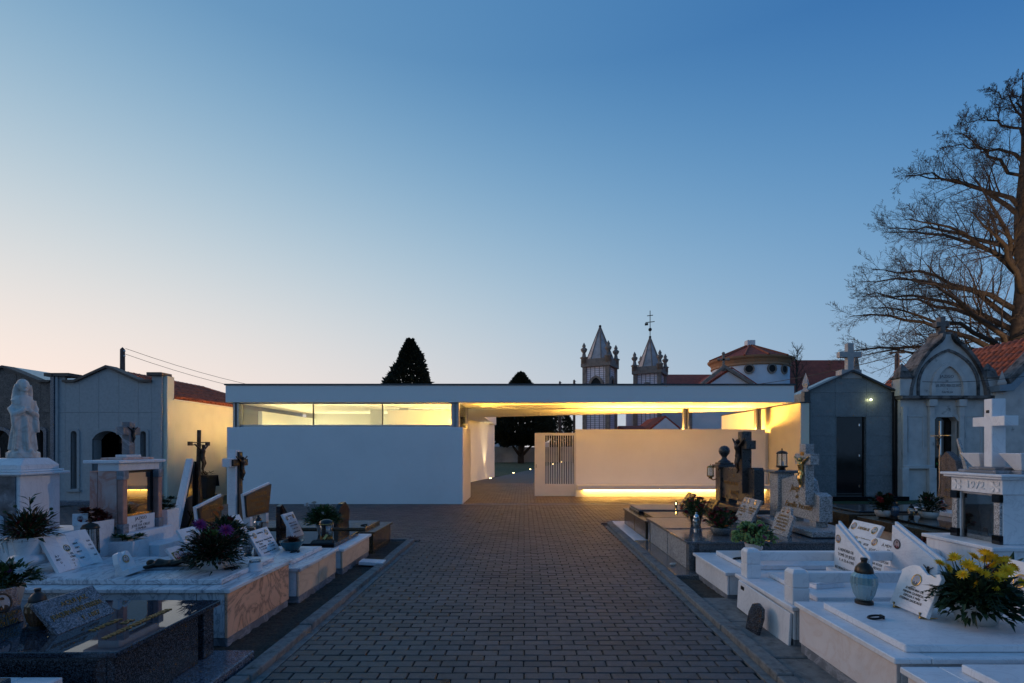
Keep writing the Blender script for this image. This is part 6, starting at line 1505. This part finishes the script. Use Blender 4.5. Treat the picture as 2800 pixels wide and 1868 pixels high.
# ================================================================== FLOWERS
def mum_mesh(name, mat, r, layers=4, petals=13, cup=.35):
    mb = MB()
    for l in range(layers):
        f = 1-l/layers*.78; e = cup+l*.28
        for i in range(petals-l*2):
            a = 2*PI*i/(petals-l*2)+l*.4+random.uniform(-.08, .08)
            d = Vector((math.cos(a)*math.cos(e), math.sin(a)*math.cos(e), math.sin(e)))
            mb.leaf(Vector((math.cos(a)*r*.06, math.sin(a)*r*.06, l*r*.07)), d, r*f, r*.34, .35, (0, 0, 1))
    mb.ball((0, 0, r*.16), (r*.24, r*.24, r*.14), 8, 5)
    return mb.mesh(name, mat)
MUM = {k: [mum_mesh('flower_head', m, 1.0) for _ in range(2)] for k, m in dict(yel=m_yel, red=m_red, dred=m_dred, mag=m_mag, pink=m_pinkp, org=m_org, wht=m_whp).items()}
def bouquet(lab, loc, pot, rad, h, leaves, flowers, name='flower_pot', n=260, llen=.10, lw=.04, fern=0, droop=.0, rx=1.0, seed=0, cat='flowers', potmat=None, blobs=None):
    """pot: list of (radius, z); leaves grow in a dome of radius rad and height h above the rim"""
    rnd = random.Random(seed or hash(lab) % 9999); st0 = random.getstate(); random.seed(seed or 5)
    t = thing(name, lab, cat, loc)
    zr = 0
    if pot:
        zr = max(z for r, z in pot); sx_ = 1.35 if rx > 1 else 1
        MB().lathe(pot, 26, (0, 0, 0), sx_, 1).build('pot', potmat or m_potwhite, t, smooth=True, bevel=0)
        rr = max(r for r, z in pot)*.85
        MB().lathe([(.001, zr-.03), (rr, zr-.03), (rr*.8, zr-.005), (.001, zr-.0)], 14, (0, 0, 0), sx_, 1).build('soil', m_soil, t)
    for mat, frac, sc_ in leaves:
        q = MB()
        for i in range(int(n*frac)):
            a = rnd.uniform(0, 2*PI); e = math.asin(rnd.random()**.8); e2 = e-droop*rnd.random()*1.2
            k = rnd.uniform(.35, 1.0)
            p = Vector((math.cos(a)*math.cos(e2)*rad*rx, math.sin(a)*math.cos(e2)*rad, math.sin(e2)*h))*k*.85+Vector((0, 0, zr))
            d = Vector((math.cos(a)*math.cos(e), math.sin(a)*math.cos(e), math.sin(e)*1.0-droop*.6+rnd.uniform(-.3, .3)))
            q.leaf(p, d, llen*sc_*rnd.uniform(.6, 1.3), lw*sc_*rnd.uniform(.7, 1.2), rnd.uniform(.1, .7), (rnd.uniform(-.6, .6), rnd.uniform(-.6, .6), 1))
            if i % 5 == 0: q.tube([(0, 0, zr-.02), p*.5+Vector((0, 0, zr*.5+.01)), p], [.004, .003, .002], 3)
        q.build('leaves', mat, t)
    if fern:
        q = MB()
        for i in range(fern):
            a = 2*PI*i/fern+rnd.uniform(-.3, .3); L = rad*rnd.uniform(.95, 1.45); pts = []
            for k in range(9):
                f = k/8; pts.append(Vector((math.cos(a)*L*f*rx, math.sin(a)*L*f, zr+.05+h*.42*math.sin(f*2.2)-h*.42*f*f*rnd.uniform(.9, 1.5))))
            q.tube(pts, [.003]*8+[.001], 3)
            for k in range(1, 9):
                for sg in (-1, 1):
                    ax = (pts[k]-pts[k-1]).normalized(); sd_ = ax.cross(Vector((0, 0, 1))).normalized()*sg
                    for m_ in (0, .5): q.leaf(pts[k].lerp(pts[k-1], m_), sd_+ax*.7, .065*(1.15-k/9), .022, .3, (0, 0, 1))
        q.build('fern_fronds', m_dgreen, t)
    if blobs:
        mat, cnt, br = blobs; q = MB()
        for i in range(cnt):
            a = rnd.uniform(0, 2*PI); e = math.asin(rnd.random()**.7); c = Vector((math.cos(a)*math.cos(e)*rad*rx, math.sin(a)*math.cos(e)*rad, math.sin(e)*h))*rnd.uniform(.8, 1.0)+Vector((0, 0, zr))
            for k in range(26):
                d = Vector((rnd.gauss(0, 1), rnd.gauss(0, 1), rnd.gauss(0, 1)+.4)).normalized(); q.ball(c+d*br*rnd.uniform(.6, 1), br*.26, 5, 4)
        tag(q.build('sedum_heads', mat, t), kind='stuff')
    for fm, x, y, z, r, tilt in flowers:
        m_ = rnd.choice(MUM[fm]); o = inst('flower', m_, t, (x, y, zr+z), (rnd.uniform(-.3, .3)+tilt[0], rnd.uniform(-.3, .3)+tilt[1], rnd.uniform(0, 6)), (r, r, r))
        MB().tube([(x*.3, y*.3, zr), (x*.8, y*.8, zr+z*.6), (x, y, zr+z)], .003, 4).build('stem', m_green, t)
    random.setstate(st0); return t
def scatter(kind, n, rad, h, r, seed, rx=1.0, emin=.2):
    g = random.Random(seed); out = []
    for i in range(n):
        a = g.uniform(0, 2*PI); e = g.uniform(emin, 1.45); k = g.uniform(.82, 1.02)
        out.append((kind, math.cos(a)*math.cos(e)*rad*rx*k, math.sin(a)*math.cos(e)*rad*k, math.sin(e)*h*k, r*g.uniform(.75, 1.15), (-math.sin(a)*math.cos(e)*.9, math.cos(a)*math.cos(e)*.9)))
    return out
BOWL = [(.05, 0), (.10, 0), (.125, .05), (.135, .10), (.128, .105), (.115, .08), (.001, .07)]
POT = [(.06, 0), (.07, 0), (.10, .14), (.105, .15), (.095, .155), (.085, .12), (.001, .11)]
URN = [(.07, 0), (.085, 0), (.085, .025), (.065, .035), (.055, .06), (.062, .075), (.10, .085), (.128, .105), (.132, .13), (.118, .155), (.085, .165), (.085, .17), (.088, .21), (.10, .27), (.118, .305), (.122, .315), (.11, .318), (.09, .27), (.001, .25)]
# yellow chrysanthemums, right foreground
yf = []
for x, y, z, r in ((-.20, -.02, .235, .036), (-.165, .03, .20, .034), (-.235, .0, .16, .036), (-.17, -.06, .13, .036), (-.10, -.03, .185, .045), (-.11, -.09, .165, .047), (-.10, -.10, .075, .032), (-.02, -.08, .14, .03), (.02, .05, .22, .045), (.07, .0, .245, .052), (.075, -.07, .185, .046), (.06, -.12, .13, .045), (.02, -.12, .12, .034), (.15, -.08, .16, .046), (.16, .03, .21, .05), (.22, .0, .20, .045), (.26, -.02, .165, .042), (.28, .04, .20, .04), (.01, -.12, .06, .03), (-.05, .08, .20, .04), (.19, .10, .19, .042), (-.22, .08, .17, .038), (.30, -.05, .08, .03)):
    a = math.atan2(y, x); yf.append(('yel', x*.82, y, z+.055, r*1.12, (-y*2.2+.75, x*1.7)))
bouquet('white flared pot of yellow chrysanthemums with drooping fern on the near right grave', (2.97, 3.36, .456), [(.055, 0), (.08, 0), (.105, .07), (.13, .14), (.124, .142), (.10, .1), (.001, .09)], .23, .20, ((m_dgreen, .7, 1.0), (m_green, .5, 1.1)), yf, n=900, llen=.085, lw=.032, fern=26, droop=.55, rx=1.15, seed=21)
# green and pink arrangement
bouquet('white pot of lime green sedum with pink blooms on the plain white right grave', (2.64, 5.88, .361), POT, .25, .22, ((m_green, .5, 1), (m_dred, .25, .8)), scatter('pink', 5, .25, .22, .045, 4)+scatter('dred', 6, .24, .22, .03, 9), n=200, blobs=(m_lime, 46, .045), seed=31)
bouquet('pot of dark red blossoms on the polished grey tomb beside the silver lantern', (2.60, 7.75, .443), POT, .24, .27, ((m_green2, .7, 1),), scatter('dred', 44, .24, .27, .035, 14)+scatter('red', 14, .24, .28, .028, 15), n=420, llen=.07, lw=.03, seed=41, potmat=m_bronze)
bouquet('bowl of crimson blossoms in front of the three portrait plaque', (2.66, 6.92, .433), BOWL, .25, .27, ((m_green2, .7, 1),), scatter('dred', 50, .24, .26, .036, 24)+scatter('red', 18, .25, .27, .03, 25)+scatter('org', 3, .26, .1, .03, 26), n=420, llen=.07, lw=.03, seed=42, potmat=m_gran_g)
bouquet('white pot of red poinsettia on the second row grave, left of the two', (5.66, 8.05, .531), BOWL, .20, .27, ((m_dgreen, .9, 1.1),), scatter('red', 5, .17, .26, .075, 51), n=320, llen=.075, lw=.04, seed=51)
bouquet('white pot of red poinsettia with pale leaves, right of the two second row pots', (6.20, 7.85, .531), BOWL, .23, .29, ((m_dgreen, .8, 1.1), (m_whp, .2, .9)), scatter('red', 3, .2, .2, .07, 53)+scatter('wht', 4, .23, .26, .05, 54), n=360, llen=.075, lw=.035, seed=52)
bouquet('red flowers in the marble box beside the 1972 shrine, far side', (4.10, 5.32, .42), [(.1, 0), (.13, 0), (.13, .14), (.12, .145), (.001, .12)], .12, .10, ((m_dred, .7, .6), (m_brownleaf, .4, .6)), scatter('dred', 20, .12, .10, .026, 61), n=120, seed=61)
bouquet('rusty red flower cushion at the foot of the 1972 shrine by the right edge', (3.92, 4.16, .42), [(.1, 0), (.14, 0), (.14, .10), (.13, .105), (.001, .09)], .16, .16, ((m_green, .3, 1), (m_dred, .6, .6)), scatter('dred', 40, .16, .16, .03, 63)+scatter('red', 12, .16, .16, .025, 64), n=160, seed=62)
# left side
lf = [('mag', -.06, -.10, .30, .065, (.7, -.2)), ('mag', .17, -.10, .25, .07, (.8, .5)), ('mag', -.12, .0, .28, .05, (.2, -.4))]+scatter('dred', 8, .25, .30, .035, 71)
bouquet('white oval bowl with magenta carnations and dark foliage on the veined marble slab', (-2.78, 4.58, .521), BOWL, .27, .30, ((m_dgreen, .7, 1.1), (m_green, .3, 1.0), (m_brownleaf, .25, 1.0)), lf, n=1000, llen=.075, lw=.020, rx=1.0, droop=.35, seed=71)
q = [o_ for o_ in COL.objects if o_.get('label', '').startswith('white oval bowl with magenta')][0]
mb = MB(); rosette(mb, (.03, -.05, .30), .1, 20, .12, .03, 1.2); mb.build('yellow_bud', m_lime, q)
bouquet('dark leafy bouquet with orange blooms behind the magenta flowers', (-3.10, 5.32, .421), POT, .24, .34, ((m_green, .8, 1.1), (m_dgreen, .4, 1)), [('org', -.02, -.05, .40, .04, (.5, 0)), ('org', -.05, -.1, .35, .045, (.7, 0)), ('dred', .1, -.1, .3, .04, (.7, .2))], n=600, llen=.08, lw=.032, seed=73)
bouquet('leafy green plant with white flowers behind the gold lantern', (-2.82, 7.20, .388), POT, .27, .27, ((m_green2, 1.0, 1.0), (m_green, .4, 1)), scatter('wht', 3, .2, .3, .04, 77)+[('wht', -.22, -.02, .27, .05, (0, -.3)), ('wht', -.15, .04, .28, .045, (0, -.2)), ('wht', -.26, .05, .24, .045, (0, -.4))], n=900, llen=.065, lw=.028, seed=75)
bouquet('foliage bouquet with white and purple blooms on the polished dark tomb at the left edge', (-3.66, 3.62, .475), POT, .20, .17, ((m_green2, .6, 1.0), (m_green, .5, 1)), scatter('wht', 5, .2, .17, .04, 79)+scatter('mag', 3, .2, .1, .035, 80)+scatter('dred', 4, .2, .12, .03, 81), n=420, llen=.06, lw=.028, seed=79, fern=8)
bouquet('white marble urn with wilting red brown foliage on the veined marble slab', (-4.28, 4.42, .521), URN, .20, .24, ((m_dry, .35, .9), (m_green, .5, 1.1), (m_dred, .3, .7)), scatter('dred', 8, .2, .2, .03, 83), n=650, llen=.085, lw=.018, seed=83, droop=.12, name='flower_urn', potmat=m_white)
q = [o_ for o_ in COL.objects if o_.get('label', '').startswith('white marble urn with')][0]
mb = MB(); mb.tube([(.02, 0, .3), (.04, -.02, .5), (.03, -.02, .66)], [.005, .004, .003], 4)
for k in range(9): a = k*2.4; mb.leaf((.035, -.02, .5+k*.018), (math.cos(a), math.sin(a), .8), .10, .03)
for a, l in ((2.4, .5), (.5, .46), (.2, .4), (3.2, .42)): mb.tube([(0, 0, .3), (math.cos(a)*.12, math.sin(a)*.05, .3+l*.4), (math.cos(a)*.2, math.sin(a)*.05, .3+l*.55)], .003, 4); mb.ball((math.cos(a)*.2, math.sin(a)*.05, .3+l*.55), .014, 6, 5)
mb.build('tall_stem', m_green, q)
mb = MB()
for k in range(3): mb.tube([(-.11, -.06, .31), (-.16+.03*k, -.10, .27), (-.13+.04*k, -.12, .22-.02*k)], [.012, .016, .006], 5)
mb.build('ribbon', m_potwhite, q)
tb = bouquet('teal glazed bowl with a spiky reddish succulent', (-2.70, 5.95, .421), [(.06, 0), (.075, 0), (.12, .07), (.135, .10), (.138, .105), (.125, .105), (.11, .08), (.001, .075)], .10, .12, (), (), potmat=m_teal, name='succulent_bowl', cat='plant', seed=91)
mb = MB(); rosette(mb, (0, 0, .09), .1, 40, .13, .028, .9); rosette(mb, (.03, .02, .09), .1, 20, .10, .024, 1.3); mb.build('succulent', m_brownleaf, tb)

# fallen leaves on the paving
for i, (u, v) in enumerate(((1280, 1413), (1370, 1408), (1310, 1430), (1215, 1866), (1598, 1452), (1450, 1395))):
    Y = 1.6*F_/(v-1226); X = px(u, Y)
    s_ = .05 if Y < 5 else .075
    mb = MB()
    mb.add([(-s_, 0, .006), (-s_*.4, -s_*.5, .012), (s_*.5, -s_*.45, .008), (s_, .0, .022), (s_*.4, s_*.5, .012), (-s_*.5, s_*.4, .02), (0, 0, .004)], [(6, 0, 1), (6, 1, 2), (6, 2, 3), (6, 3, 4), (6, 4, 5), (6, 5, 0)])
    o = mb.build('fallen_leaf', m_dry); o.location = (X, Y, 0); o.rotation_euler = (0, 0, i*1.3)
    tag(o, ['brown dry leaf lying on the paving, left of the three near the entrance', 'brown dry leaf lying on the paving in line with the passage wall', 'brown dry leaf lying on the paving just below the first two', 'curled brown leaf at the bottom edge of the path', 'dry leaf lying near the curved end of the right kerb', 'tiny dry leaf nearest to the gate'][i], 'leaf', 'dry leaves on the paving')
